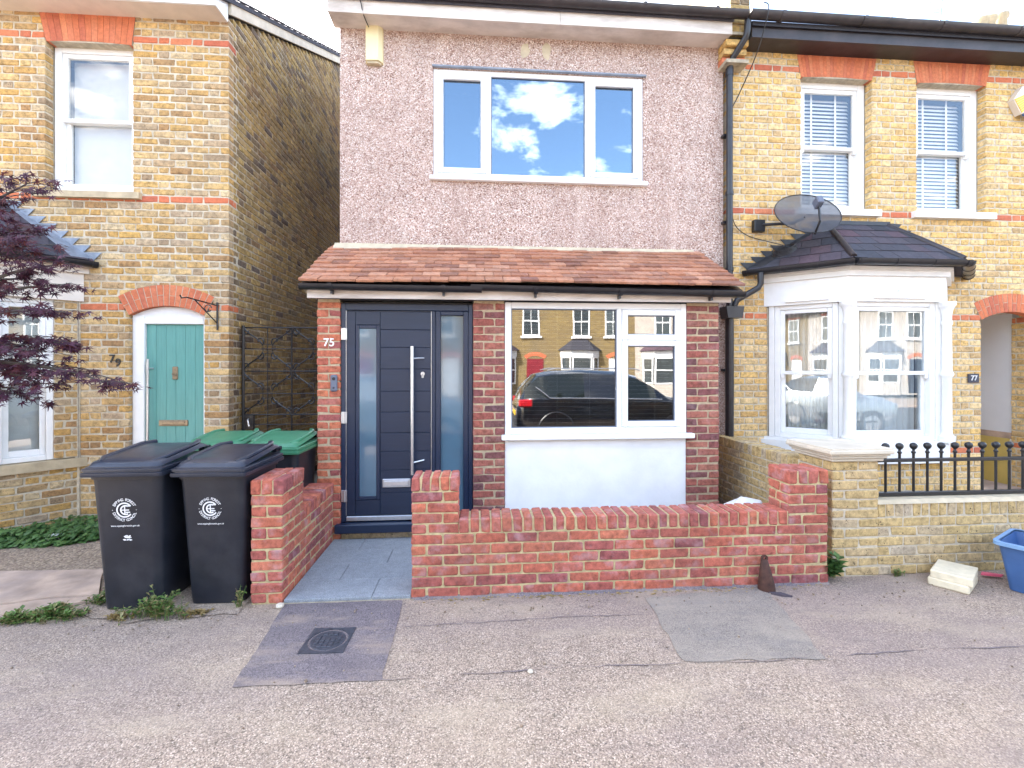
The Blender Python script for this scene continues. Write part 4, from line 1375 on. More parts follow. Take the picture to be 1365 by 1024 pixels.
# threshold joint between wall foot and pavement: mortar haunch
MB().prism([(X0, WF - .018, 0), (X0, WF + .01, 0), (X0, WF + .01, .022)], (X3 - X0, 0, 0)).build('mortar_haunch', M['patch_dark'], fw)

bw = thing('garden_wall', 'buff speckled brick garden wall with stone capped pier under black railing', 'wall', (3.2, 3.41, 0))
BF = 3.41
BX0, BX1, BX2 = 2.755, 3.142, 5.6
core = MB().box(BX0 + .007, BX1 - .007, BF + .007, BF + .37, 0, .91).box(BX1 - .02, BX2, BF + .017, BF + .225, 0, .46).box(BX1 - .02, BX2, BF + .019, BF + .223, .46, .57)
core.box(BX0 + .007, BX0 + .208, BF + .37, FRONT - .003, 0, .84)
wall = core.build('wall_body', M['mortar'], bw)
for k in range(12):
    z0, z1 = k * C + .005, (k + 1) * C - .005
    m_ = 'buff'
    if k % 2:
        r_ = [(BX0, BX0 + FB, BF, BF + H2), (BX0 + FB + .01, BX1, BF, BF + H2), (BX0, BX0 + H2, BF + H2 + .01, BF + .38)]
    else:
        r_ = [(BX0, BX0 + H2, BF, BF + .21), (BX0 + H2 + .01, BX1, BF, BF + H2), (BX0, BX0 + H2, BF + .22, BF + .38)]
    r_ += [(BX0 + H2 + .01, BX1, BF + .28, BF + .38)]
    lay(wall, r_, k, m_)
for k in range(6):
    lay(wall, [(a, b, BF + .01, BF + .01 + H2) for a, b in row(BX1, BX2, 0 if k % 2 else .1125)], k, 'buff')
a = BX1 + .004
while a < BX2:
    brick_obj(wall, a, a + .0645, BF + .012, BF + .22, .455, .555, 'buff', .005, .002)
    a += .0748
for k in range(10):
    lay(wall, [(BX0, BX0 + H2, p, q) for p, q in row(BF + .39, FRONT - .005, 0 if k % 2 else .1125)], k, 'buff')
a = BF + .39
while a < FRONT - .04:
    brick_obj(wall, BX0 - .002, BX0 + .21, a, a + .0645, .755, .85, 'buff', .005, .002)
    a += .0748
MB().prism([(BX1, BF + .004, .556), (BX1, BF + .226, .556), (BX1, BF + .20, .585), (BX1, BF + .03, .585)], (BX2 - BX1, 0, 0)).build('mortar_cap', M['concrete'], bw)
cp = MB()
cx, cy = (BX0 + BX1) / 2, BF + .19
for (e, z0, z1) in ((.215, .902, .925), (.232, .926, .945), (.245, .946, .962), (.262, .963, .995)):
    cp.cbox(cx - e, cx + e, cy - e, cy + e, z0, z1, .006)
cp.prism([(cx - .255, cy - .255, .995), (cx + .255, cy - .255, .995), (cx + .255, cy + .255, .995), (cx - .255, cy + .255, .995)], (0, 0, .012))
cp.build('cap_stone', M['stone'], bw)

rl = thing('iron_railing', 'black iron railing with ball finials on top of the buff brick wall', 'railing', (4.3, 3.52, .585))
ry = 3.525
for z, h in ((.592, .028), (.865, .026)):
    MB().cbox(BX1 - .01, 5.55, ry - .018, ry + .018, z, z + h, .003).build('rail', M['iron'], rl)
x = 3.305
while x < 5.5:
    MB().tube([(x, ry, .622), (x, ry, .864)], .0095, 8).build('bar', M['iron'], rl, smooth=True)
    MB().lathe([(.0095, .892), (.010, .93), (.016, .936), (.016, .944), (.010, .95), (.009, .962), (.020, .972), (.027, .985), (.028, .998), (.022, 1.010), (.008, 1.018)], (x, ry, 0), 12).build('finial', M['iron'], rl, smooth=True)
    x += .1217

# ------------------------------------------------------------------ wheelie bins
def rrect(w, d, z, y0, r=.05, n=4):
    """rounded rectangle, front edge at y0"""
    pts = []
    for cx_, cy_, a0 in ((w / 2 - r, y0 + d - r, 0), (-w / 2 + r, y0 + d - r, 90), (-w / 2 + r, y0 + r, 180), (w / 2 - r, y0 + r, 270)):
        for k in range(n + 1):
            a = R(a0 + 90 * k / n)
            pts.append((cx_ + r * math.cos(a), cy_ + r * math.sin(a), z))
    return pts


def loft(mb, rings, cap=True):
    n = len(rings[0])
    vs = [p for r_ in rings for p in r_]
    fs = []
    for i in range(len(rings) - 1):
        for k in range(n):
            k2 = (k + 1) % n
            fs.append((i * n + k, i * n + k2, (i + 1) * n + k2, (i + 1) * n + k))
    if cap:
        fs += [tuple(range(n))[::-1], tuple((len(rings) - 1) * n + k for k in range(n))]
    return mb.add(vs, fs)


def emblem():
    """round council mark, lettering on a ring, web address below; on the plane y = 0, centred on 0"""
    mb = MB()

    def put(txt, size, fx):
        vs, fs = glyph(txt, size)
        mb.add([fx(x, y) for x, y, _ in vs], fs)
    rad = .060
    for txt, a0, a1, flip in (('EPPING FOREST', 152, 28, 1), ('DISTRICT COUNCIL', 200, 340, -1)):
        n = len(txt)
        for i, ch in enumerate(txt):
            if ch == ' ': continue
            a = R(a0 + (a1 - a0) * i / (n - 1))
            if flip > 0:
                ux, uz, rx, rz_ = math.cos(a), math.sin(a), math.sin(a), -math.cos(a)
                base = rad
            else:
                ux, uz, rx, rz_ = -math.cos(a), -math.sin(a), -math.sin(a), math.cos(a)
                base = -rad - .0145
            put(ch, .0245, lambda x, y, ux=ux, uz=uz, rx=rx, rz_=rz_, base=base: (ux * (base + y) + rx * x, 0, uz * (base + y) + rz_ * x))

    def band(cx_, cz_, r0, r1, a0, a1, n=20):
        for k in range(n):
            t0, t1 = R(a0 + (a1 - a0) * k / n), R(a0 + (a1 - a0) * (k + 1) / n)
            mb.add([(cx_ + r * math.cos(t), 0, cz_ + r * math.sin(t)) for r, t in ((r0, t0), (r1, t0), (r1, t1), (r0, t1))], [(0, 1, 2, 3)])
    band(0, 0, .041, .050, 35, 325)
    band(.006, 0, .024, .033, 60, 300)
    for a, b, c, d in ((-.002, .005, -.03, .03), (-.02, .028, -.0035, .0035), (.006, .038, .023, .031), (.006, .034, -.018, -.011)):
        mb.add([(a, 0, c), (b, 0, c), (b, 0, d), (a, 0, d)], [(0, 1, 2, 3)])
    for s in (-1, 1): mb.add([(s * .072 - .002, 0, -.002), (s * .072 + .002, 0, -.002), (s * .072 + .002, 0, .002), (s * .072 - .002, 0, .002)], [(0, 1, 2, 3)])
    put('www.eppingforestdc.gov.uk', .0155, lambda x, y: (x, 0, y - .108))
    return mb


EMB = emblem()


def wheelie_bin(label, loc, rotz, lid_mat, logo=True, group=None, sticker=False, size=1.0):
    t = thing('wheelie_bin', label, 'bin', loc, rotz, group)
    t.scale = (size, size, size)
    body = loft(MB(), [rrect(.355, .41, .003, .070, .05), rrect(.36, .415, .04, .066, .05), rrect(.425, .50, .82, .012, .055), rrect(.43, .505, .86, .008, .055), rrect(.45, .53, .862, .0, .055), rrect(.455, .535, .905, -.003, .055)])
    b = body.build('body', M['bin'], t, smooth=True, local=True)
    lid = MB()
    loft(lid, [rrect(.486, .59, .884, -.032, .022), rrect(.492, .595, .890, -.035, .022), rrect(.492, .595, .908, -.035, .022), rrect(.470, .572, .911, -.024, .022), rrect(.470, .572, .917, -.024, .022),
               rrect(.484, .585, .920, -.030, .022), rrect(.484, .585, .934, -.030, .022), rrect(.462, .565, .938, -.020, .03), rrect(.462, .565, .944, -.020, .03)])
    # domed top rising to the back, with a raised ridge either side
    rings = []
    for s, z in ((1.0, 0), (.93, .022), (.80, .034), (.5, .040)):
        rr = rrect(.455 * s, .555 * (s if s == 1 else s * .97), .942 + z, -.015 + .555 * (1 - s) * .35, .05)
        rings.append([(x, y, zz + (y + .02) * .10) for x, y, zz in rr])
    loft(lid, rings)
    lo = lid.build('lid', lid_mat, t, smooth=True, local=True)
    rg = MB()
    for s in (-1, 1):
        rg.tube([(s * .150, .030, .968), (s * .188, .10, .985), (s * .190, .30, 1.005), (s * .188, .44, 1.020), (s * .15, .53, 1.022)], .021, 10, flat=.75)
    rg.tube([(-.155, .032, .968), (-.10, .012, .962), (.10, .012, .962), (.155, .032, .968)], .016, 8, flat=.7)
    rg.build('lid_ridge', lid_mat, lo, smooth=True, local=True)
    MB().tube([(-.20, .595, .965), (.20, .595, .965)], .017, 10).box(-.19, -.15, .54, .60, .93, .975).box(.15, .19, .54, .60, .93, .975).build('handle', M['bin'], t, smooth=True, local=True)
    MB().tube([(-.2, .47, .10), (.2, .47, .10)], .011, 8).build('axle', M['iron'], t, local=True)
    for s in (-1, 1):
        MB().lathe([(.06, -.018), (.095, -.022), (.10, -.014), (.10, .014), (.095, .022), (.06, .018)], (s * .215, .47, .10), 20, 'X').build('wheel', M['black'], t, smooth=True, local=True)
    if logo:
        # the front leans: match its slope between the two body rings
        y0, y1 = .066, .012
        sl_ = math.atan2(y0 - y1, .82 - .05)
        zc = .66
        e = MB(Matrix.Translation((-.01, y0 + (y1 - y0) * (zc - .05) / .77 - .0025, zc)) @ Matrix.Rotation(sl_, 4, 'X'))
        e.add(EMB.v, EMB.f)
        e.build('printed_emblem', M['print'], b, local=True, kind='stuff')
        if sticker:
            st_ = MB(Matrix.Translation((.0, y0 + (y1 - y0) * (.48 - .05) / .77 - .002, .48)) @ Matrix.Rotation(sl_, 4, 'X'))
            for _ in range(9):
                cx_, cz_ = rng.uniform(-.03, .035), rng.uniform(-.018, .018)
                m_ = [(cx_ + rng.uniform(.004, .016) * math.cos(a), 0, cz_ + rng.uniform(.003, .009) * math.sin(a)) for a in [j * 2 * math.pi / 7 for j in range(7)]]
                st_.poly(m_)
            st_.build('torn_sticker', M['print'], b, local=True)
    MB().cbox(-.06, .02, .18, .24, .9935 + .0, 1.0, .002).build('lid_label', M['print'] if sticker else lid_mat, lo, local=True)
    return t


wheelie_bin('black wheelie bin with a torn sticker below its white round emblem', (-2.305, 3.235, .009), R(0.0), M['bin_lid'], sticker=True, size=1.03)
wheelie_bin('black wheelie bin with white round emblem standing against the red brick wall', (-1.785, 3.27, .009), R(-2.0), M['bin_lid'], size=1.01)
wheelie_bin('green lidded wheelie bin behind the black bins near the yellow brick corner', (-2.25, 4.14, .008), R(2), M['green_lid'], logo=False)
wheelie_bin('green lidded wheelie bin tucked against the porch brickwork', (-1.745, 4.10, .008), R(-1), M['green_lid'], logo=False)

# ------------------------------------------------------------------ scrolled iron gate across the alley
gt = thing('iron_gate', 'black scrolled iron gate closing the narrow side passage', 'gate', (-2.05, 5.42, 0))
GY = 5.42


def bar(name, pts, r=.007, **kw): return MB().tube(pts, r, 6).build(name, M['iron'], gt, smooth=True, **kw)


gx0, gx1, gmid = -2.60, -1.50, -2.075
bar('gate_post', [(gx0, GY, .05), (gx0, GY, 2.10)], .017)
bar('gate_post', [(gx1, GY, .05), (gx1, GY, 2.10)], .017)
bar('stile', [(gmid, GY, .1), (gmid, GY, 2.075)], .010)
for x in ((gx0 + gmid) / 2, (gx1 + gmid) / 2): bar('upright', [(x, GY, .1), (x, GY, 2.075)], .005)
for z in (2.078, 1.84, 1.588, 1.336, 1.101, .99, .45, .12): bar('cross_bar', [(gx0, GY, z), (gx1, GY, z)], .008 if z in (2.078, 1.588, 1.101) else .006)


def scroll(x0, z0, x1, z1, sx_, sz_):
    """an S scroll from a curl at one end to a curl at the other"""
    pts = []
    for k in range(10):
        a = k / 9 * 1.5 * math.pi
        r = .014 + .038 * k / 9
        pts.append((x0 + sx_ * r * math.cos(a + 2.6), GY, z0 + sz_ * r * math.sin(a + 2.6)))
    p0 = pts[-1]
    end = []
    for k in range(10):
        a = k / 9 * 1.5 * math.pi
        r = .014 + .038 * k / 9
        end.append((x1 - sx_ * r * math.cos(a + 2.6), GY, z1 - sz_ * r * math.sin(a + 2.6)))
    q0 = end[-1]
    mid = []
    for k in range(1, 8):
        t = k / 8
        s = t * t * (3 - 2 * t)
        mid.append((p0[0] + (q0[0] - p0[0]) * s, GY, p0[2] + (q0[2] - p0[2]) * t))
    return pts + mid + end[::-1]


for cx_ in ((gx0 + gmid) / 2, (gx1 + gmid) / 2):
    w = .225
    for cz_ in (1.84, 1.336):
        for s in (-1, 1):
            for u in (-1, 1):
                bar('scroll', scroll(cx_ + s * w, cz_ + u * .195, cx_ + s * .085, cz_ + u * .085, s, u), .008)
        sq = .05
        bar('square', [(cx_ - sq, GY, cz_ - sq), (cx_ + sq, GY, cz_ - sq), (cx_ + sq, GY, cz_ + sq), (cx_ - sq, GY, cz_ + sq), (cx_ - sq, GY, cz_ - sq)], .005)
MB().cbox(gx0 + .02, gx0 + .12, GY - .025, GY + .02, .94, 1.10, .004).build('lock_case', M['iron'], gt)
MB().tube([(gx0 + .07, GY - .03, 1.06), (gx0 + .075, GY - .06, 1.05), (gx0 + .09, GY - .062, .98)], .008, 8).build('handle', M['steel'], gt, smooth=True)

# ------------------------------------------------------------------ things fixed to the walls
al = thing('alarm_box', 'cream alarm box on pebbledash under the peeling eaves', 'alarm box', (-1.115, FRONT, 4.95))
mb = MB()
mb.prism([(-1.205, FRONT, 4.95), (-1.195, FRONT - .055, 4.965), (-1.06, FRONT - .065, 4.965), (-1.02, FRONT - .03, 4.955), (-1.015, FRONT, 4.95)], (0, 0, .385))
mb.build('casing', M['alarm'], al)
MB().prism([(-1.19, FRONT - .003, 4.93), (-1.18, FRONT - .045, 4.935), (-1.07, FRONT - .052, 4.935), (-1.035, FRONT - .025, 4.93), (-1.03, FRONT - .003, 4.93)], (0, 0, .022)).build('base', M['sill_stone'], al)
a2 = thing('alarm_box', 'yellow louvred alarm box with blue base on yellow brick wall', 'alarm box', (6.62, FRONT, 4.75))
P_ = lambda x, z: (6.62 + x, FRONT - .07, 4.83 + z)
MB().prism([P_(-.16, .03), P_(-.06, -.14), P_(.10, -.06), P_(.20, .06), P_(.10, .20), P_(-.04, .20)], (0, .069, 0)).build('casing', M['cream'], a2)
q = MB()
for k in range(7):
    t0, t1 = k / 7, (k + .8) / 7
    L_ = lambda t: (-.15 + .10 * t, .035 - .165 * t)
    R_ = lambda t: (.03 + .06 * t, .115 - .13 * t)
    q.prism([P_(*L_(t0)), P_(*L_(t1)), P_(*R_(t1)), P_(*R_(t0))], (0, -.008, 0))
q.build('louvre', M['yellow'], a2)
MB().prism([P_(-.055, -.145), P_(-.04, -.165), P_(.17, -.165), P_(.17, -.03), P_(.10, -.055)], (0, -.02, 0)).build('base', M['blue'], a2)


def letters(name, txt, size, x, y, z, mat, label, cat, depth=.006, plate=None, rot=0.0):
    vs, fs = glyph(txt, size, depth / 2)
    t = Matrix.Translation((x, y, z)) @ Matrix.Rotation(rot, 4, 'Y') @ Matrix.Rotation(R(90), 4, 'X')
    if plate:
        root = thing(name, label, cat, (x, y, z))
        w, h, pm_ = plate
        MB().cbox(x - w / 2, x + w / 2, y, y + .012, z - h * .28, z + h * .72, .003).build('plate', M[pm_], root)
        m_ = MB(t)
        m_.add(vs, fs)
        m_.v = [(a, b - .003, c) for a, b, c in m_.v]
        m_.build('numerals', M[mat], root)
        return root
    m_ = MB(t)
    m_.add(vs, fs)
    o = m_.build(name, M[mat])
    return tag(o, label, cat)


letters('house_number', '75', .105, -1.372, PF - .006, 1.83, 'print', 'white house number 75 on the red brick pier', 'house number')
letters('house_number', '77', .085, 6.005, FRONT - .014, 1.475, 'print', 'small dark plate with white house number 77', 'house number', plate=(.145, .11, 'navy_frame'))
n79 = thing('house_number', 'black metal house number 79 on the yellow brick beside teal door', 'house number', (-3.78, FRONT, 1.65))
for ch, x, z in (('7', -3.815, 1.685), ('9', -3.755, 1.645)):
    vs, fs = glyph(ch, .115, .005)
    m_ = MB(Matrix.Translation((x, FRONT - .008, z)) @ Matrix.Rotation(R(90), 4, 'X'))
    m_.add(vs, fs)
    m_.build('numeral', M['iron'], n79)
bl = thing('doorbell', 'grey video doorbell beside the dark navy door', 'doorbell', (-1.322, PF, 1.48))
MB().cbox(-1.355, -1.293, PF - .030, PF - .001, 1.405, 1.562, .012).build('casing', M['grey_plastic'], bl)
MB().lathe([(.012, -.036), (.016, -.030), (.016, -.028)], (-1.324, PF, 1.525), 14, 'Y').build('lens', M['black'], bl, smooth=True)
MB().lathe([(.009, -.033), (.011, -.030), (.011, -.028)], (-1.324, PF, 1.44), 14, 'Y').build('button', M['bin_lid'], bl, smooth=True)

hb = thing('hanging_bracket', 'black wrought iron hanging basket bracket beside the red door arch', 'bracket', (-2.752, FRONT, 2.2))
# the arm stands out from the wall and swings left
q0 = Vector((-2.755, FRONT - .012, 2.29))
tip = Vector((-2.90, FRONT - .30, 2.335))
MB().tube([(-2.755, FRONT - .010, 2.03), (-2.755, FRONT - .010, 2.325)], .010, 6).build('back_plate', M['iron'], hb)
MB().tube([q0, q0.lerp(tip, .5), tip, tip + Vector((-.02, -.04, -.015)), tip + Vector((-.028, -.055, .015))], .007, 6).build('arm', M['iron'], hb)
MB().tube([(-2.755, FRONT - .012, 2.10), q0.lerp(tip, .75) + Vector((0, 0, .0))], .006, 6).build('brace', M['iron'], hb)
MB().tube(arc_pts((-2.80, FRONT - .10, 2.25), .035, 0, R(330), 14), .005, 6).build('curl', M['iron'], hb)

sd = thing('satellite_dish', 'dark mesh satellite dish bracketed to yellow brick above the bay roof', 'satellite dish', (3.28, FRONT, 3.3))
nd = Vector((-.12, -.84, .50)).normalized()
ux = nd.cross(Vector((0, 0, 1))).normalized() * -1
if ux.x < 0: ux = -ux
uz = ux.cross(nd)
if uz.z < 0: uz = -uz
dc = Vector((3.64, 4.86, 3.33))
vs, fs = [dc - nd * .055], []
nr, na = 6, 36
for i in range(1, nr + 1):
    r = i / nr
    for k in range(na):
        a = 2 * math.pi * k / na
        vs.append(dc + ux * (.345 * r * math.cos(a)) + uz * (.30 * r * math.sin(a)) - nd * (.055 * (1 - r * r)))
for k in range(na): fs.append((0, 1 + k, 1 + (k + 1) % na))
for i in range(nr - 1):
    for k in range(na):
        k2 = (k + 1) % na
        fs.append((1 + i * na + k, 1 + i * na + k2, 1 + (i + 1) * na + k2, 1 + (i + 1) * na + k))
MB().add(vs, fs).build('reflector', M['dish'], sd, smooth=True)
MB().tube([dc + ux * (.345 * math.cos(a)) + uz * (.30 * math.sin(a)) for a in [2 * math.pi * k / na for k in range(na + 1)]], .006, 6).build('rim', M['iron'], sd, smooth=True)
lnb = dc + nd * .20 - uz * .06
low = dc - uz * .30 + nd * .0
MB().tube([low - nd * .02, low + nd * .12 + uz * .05, lnb], .012, 8).build('feed_arm', M['iron'], sd, smooth=True)
MB(Matrix.Translation(lnb) @ (nd.to_track_quat('Z', 'Y').to_matrix().to_4x4())).cbox(-.032, .032, -.05, .05, -.06, .05, .01).build('receiver', M['grey_plastic'], sd)
MB().tube([dc - nd * .06, dc - nd * .14 - ux * .1, (3.30, FRONT - .06, 3.28)], .018, 8).cbox(3.20, 3.33, FRONT - .07, FRONT - .002, 3.20, 3.34, .006).build('wall_bracket', M['iron'], sd)

# cables
def cable(name, label, pts, r=.005):
    return tag(MB().tube(pts, r, 6).build(name, M['iron'], smooth=True), label, 'cable')


def spline(pts, n=8):
    pts = [Vector(p) for p in pts]
    out = []
    for i in range(len(pts) - 1):
        p0, p1, p2, p3 = pts[max(i - 1, 0)], pts[i], pts[i + 1], pts[min(i + 2, len(pts) - 1)]
        for k in range(n):
            t = k / n
            out.append(.5 * ((2 * p1) + (-p0 + p2) * t + (2 * p0 - 5 * p1 + 4 * p2 - p3) * t * t + (-p0 + 3 * p1 - 3 * p2 + p3) * t ** 3))
    return out + [pts[-1]]


coil = []
for k in range(60):
    a = k / 12 * 2 * math.pi
    coil.append((3.42 + (.12 + .012 * math.sin(k * 1.7)) * math.cos(a), 4.93 + .10 * math.sin(a), 2.90 + .03 * math.sin(a) + .0012 * k + .05 * math.cos(a)))
cable('cable', 'thin black cable drooping from the downpipe to a coil on the slate bay roof', spline([(2.91, 5.12, 3.40), (3.0, 5.17, 3.26), (3.15, 5.18, 3.16), (3.33, 5.15, 3.10), (3.45, 5.02, 3.02)]) + coil, .005)
cable('cable', 'thin dark cable hanging from the long gutter beside the downpipe bend', spline([(3.12, 4.83, 5.60), (3.15, 4.80, 5.50), (3.12, 4.95, 5.15), (3.03, 5.15, 4.80), (2.93, 5.18, 4.6)]), .006)
cable('cable', 'thin pale cable stapled across the peeling fascia above the alarm box', spline([(-1.58, 4.84, 5.62), (-1.35, 4.83, 5.545), (-1.22, 4.94, 5.48), (-1.18, 4.975, 5.33), (-1.16, 5.17, 5.32)]), .005)
for k, (x, y, h) in enumerate(((9.05, 9.5, 9.32), (9.95, 9.5, 9.22), (10.05, 9.5, 9.72))):
    ae = MB().tube([(x, y, 7.7), (x + (.0 if k < 2 else .18), y, h)], .014, 6)
    for j in range(4): ae.tube([(x - .12, y, h - .06 - j * .07), (x + .12, y, h - .06 - j * .07)], .004, 4)
    tag(ae.build('roof_aerial', M['iron']), ['straight television aerial alone on the long roof', 'short television aerial beside the leaning one', 'tall leaning television aerial on the long roof'][k], 'aerial')

# ------------------------------------------------------------------ small things on the pavement
cv = thing('inspection_cover', 'small round iron cover in a square frame in the dark asphalt patch', 'manhole cover', (-.88, 2.845, 0))
ang = R(-2)
RZ = Matrix.Translation((-.88, 2.845, 0)) @ Matrix.Rotation(ang, 4, 'Z')
fr_ = MB(RZ)
sq, ri = .128, .114
n = 40
outer = []
for k in range(n):
    a = 2 * math.pi * k / n
    m_ = max(abs(math.cos(a)), abs(math.sin(a)))
    outer.append((sq * math.cos(a) / m_, sq * math.sin(a) / m_))
inner = [(ri * math.cos(2 * math.pi * k / n), ri * math.sin(2 * math.pi * k / n)) for k in range(n)]
vs = [(x, y, .010) for x, y in outer] + [(x, y, .010) for x, y in inner] + [(x, y, -.01) for x, y in inner] + [(x, y, -.01) for x, y in outer]
fs = []
for k in range(n):
    k2 = (k + 1) % n
    fs += [(k, k2, n + k2, n + k), (n + k, n + k2, 2 * n + k2, 2 * n + k), (k2, k, 3 * n + k, 3 * n + k2)]
M['cast_iron'] = simple('cast_iron_cover', (.085, .09, .11), .45, .25, 40, metal=.5, bmp=.4, bscale=150, dirt=.4, dirtc=(.11, .10, .10))
fr_.add(vs, fs).build('frame', M['cast_iron'], cv)
lid = MB(RZ).lathe([(.100, -.005), (.100, .006), (.098, .0075)], (0, 0, 0), 40).build('lid', M['cast_iron'], cv)
ribs = MB(RZ)
for i in range(-3, 4):
    for j in range(-3, 4):
        x, y = i * .030, j * .030
        if math.hypot(abs(x) + .012, abs(y) + .012) < .096 and not (abs(i) <= 1 and j == 1):
            ribs.cbox(x - .0125, x + .0125, y - .0125, y + .0125, .0074, .0125, .001)
ribs.build('tread', M['cast_iron'], lid)

sc = thing('iron_stub', 'rusty tapered iron stub with an eyelet leaning by the red wall', 'iron stub', (2.125, 3.27, 0))
st_ = []
for (w, d, z, dx) in ((.125, .115, -.01, 0), (.118, .108, .03, -.001), (.100, .088, .09, -.006), (.076, .062, .155, -.012), (.058, .032, .20, -.016), (.050, .016, .222, -.017)):
    st_.append([(2.125 + dx + w / 2 * math.cos(a), 3.262 + d / 2 * math.sin(a), z) for a in [2 * math.pi * k / 18 for k in range(18)]])
loft(MB(), st_).build('shaft', M['rust'], sc, smooth=True)
ey = []
cx_, cz_ = 2.108, .230
for r_ in (.026, .010):
    ey.append([(cx_ + r_ * math.cos(2 * math.pi * k / 18), cz_ + r_ * math.sin(2 * math.pi * k / 18)) for k in range(18)])
vs = [(x, 3.256, z) for x, z in ey[0] + ey[1]] + [(x, 3.268, z) for x, z in ey[0] + ey[1]]
fs = []
for k in range(18):
    k2 = (k + 1) % 18
    fs += [(k, k2, 18 + k2, 18 + k), (36 + k, 36 + k2, 54 + k2, 54 + k), (k, k2, 36 + k2, 36 + k), (18 + k, 18 + k2, 54 + k2, 54 + k)]
MB().add(vs, fs).build('eyelet', M['rust'], sc, smooth=True)
tag(MB().prism([(2.10, 3.20, .0), (2.185, 3.19, .0), (2.235, 3.135, .0), (2.165, 3.15, .0)], (0, 0, .014)).build('slate_shard', M['slate']), 'broken grey slate shard on the pavement by the rusty stub', 'slate')

bk = []
for k, (lab, dx, rz_) in enumerate((('cream concrete block lying under its twin by the buff wall', 0, 0), ('cream concrete block stacked on top of its twin by the buff wall', .012, R(2.5)))):
    T_ = Matrix.Translation((3.58 + dx, 3.24, .0285 + k * .0575)) @ Matrix.Rotation(R(33) + rz_, 4, 'Z')
    o = MB(T_).cbox(-.155, .155, -.115, .115, -.0275, .0285, .005, .002).build('concrete_block', M['slab'])
    tag(o, lab, 'block', 'stacked blocks')

bx = thing('recycling_box', 'blue plastic recycling box with pale rim beside the buff wall', 'recycling box', (4.22, 3.13, 0))
RB = Matrix.Translation((4.12, 3.07, .004)) @ Matrix.Rotation(R(27), 4, 'Z')
rings = [rrect(.36, .30, 0, -.15, .03), rrect(.47, .40, .34, -.20, .04), rrect(.46, .39, .34, -.195, .04), rrect(.35, .29, .012, -.145, .03)]
m_ = MB(RB)
loft(m_, rings)
m_.build('tub', M['blue'], bx, smooth=True)
m_ = MB(RB)
loft(m_, [rrect(.475, .405, .325, -.2025, .04), rrect(.52, .45, .327, -.225, .05), rrect(.52, .45, .352, -.225, .05), rrect(.465, .395, .354, -.1975, .04)], cap=False)
m_.build('rim', M['blue_rim'], bx, smooth=True)
tag(MB(Matrix.Translation((3.98, 3.31, .018)) @ Matrix.Rotation(R(-18), 4, 'Z')).prism([(-.075, -.012, 0), (-.05, -.022, .004), (.05, -.02, 0), (.075, -.005, .006), (.05, .02, 0), (-.05, .018, .006)], (0, 0, .012)).build('sweet_wrapper', M['wrapper']), 'crumpled pink wrapper between blue box and cream blocks', 'wrapper')
def stone(name, label, cat, loc, r, mat, flat=.6):
    bm_ = bmesh.new()
    bmesh.ops.create_icosphere(bm_, subdivisions=2, radius=r)
    for v in bm_.verts:
        v.co *= rng.uniform(.82, 1.12)
        v.co.z *= flat
    me = bpy.data.meshes.new(name)
    bm_.to_mesh(me)
    bm_.free()
    me.materials.append(M[mat])
    o = bpy.data.objects.new(name, me)
    o.location = loc
    col.objects.link(o)
    return tag(o, label, cat)


stone('pebble', 'single white pebble on the open pavement', 'pebble', (.288, 2.468, .008), .016, 'stone')
stone('mortar_lump', 'pale mortar lump at the corner of the tiled path', 'rubble', (-1.33, 3.27, .012), .028, 'stone')
stone('rubbish', 'white scrap of plastic among the green ground cover', 'litter', (-3.93, 4.66, .05), .065, 'bag', .45)
bag = stone('plastic_bag', 'crumpled white plastic bag behind the low red brick wall', 'plastic bag', (2.38, 3.90, .265), .22, 'bag', 1.22)
bag2 = bag.data
for v in bag2.vertices: v.co += Vector((rng.uniform(-.02, .02), rng.uniform(-.02, .02), rng.uniform(-.025, .025)))

# ------------------------------------------------------------------ plants
def leaf_maple(mb, c, d, nrm, size):
    """seven-lobed leaf, tip along d"""
    d = d.normalized()
    s = nrm.cross(d).normalized()
    n_ = d.cross(s)
    pts = []
    lobes = [(-128, .42), (-84, .68), (-42, .90), (0, 1.0), (42, .90), (84, .68), (128, .42)]
    for i, (a, r_) in enumerate(lobes):
        a = R(a)
        pts.append(c + (d * math.cos(a) + s * math.sin(a)) * r_ * size + n_ * (-.10 * size * r_))
        if i < 6:
            a2 = R((lobes[i][0] + lobes[i + 1][0]) / 2)
            pts.append(c + (d * math.cos(a2) + s * math.sin(a2)) * .24 * size)
    n = len(pts)
    mb.add([c] + pts, [(0, i + 1, i + 2) for i in range(n - 1)])


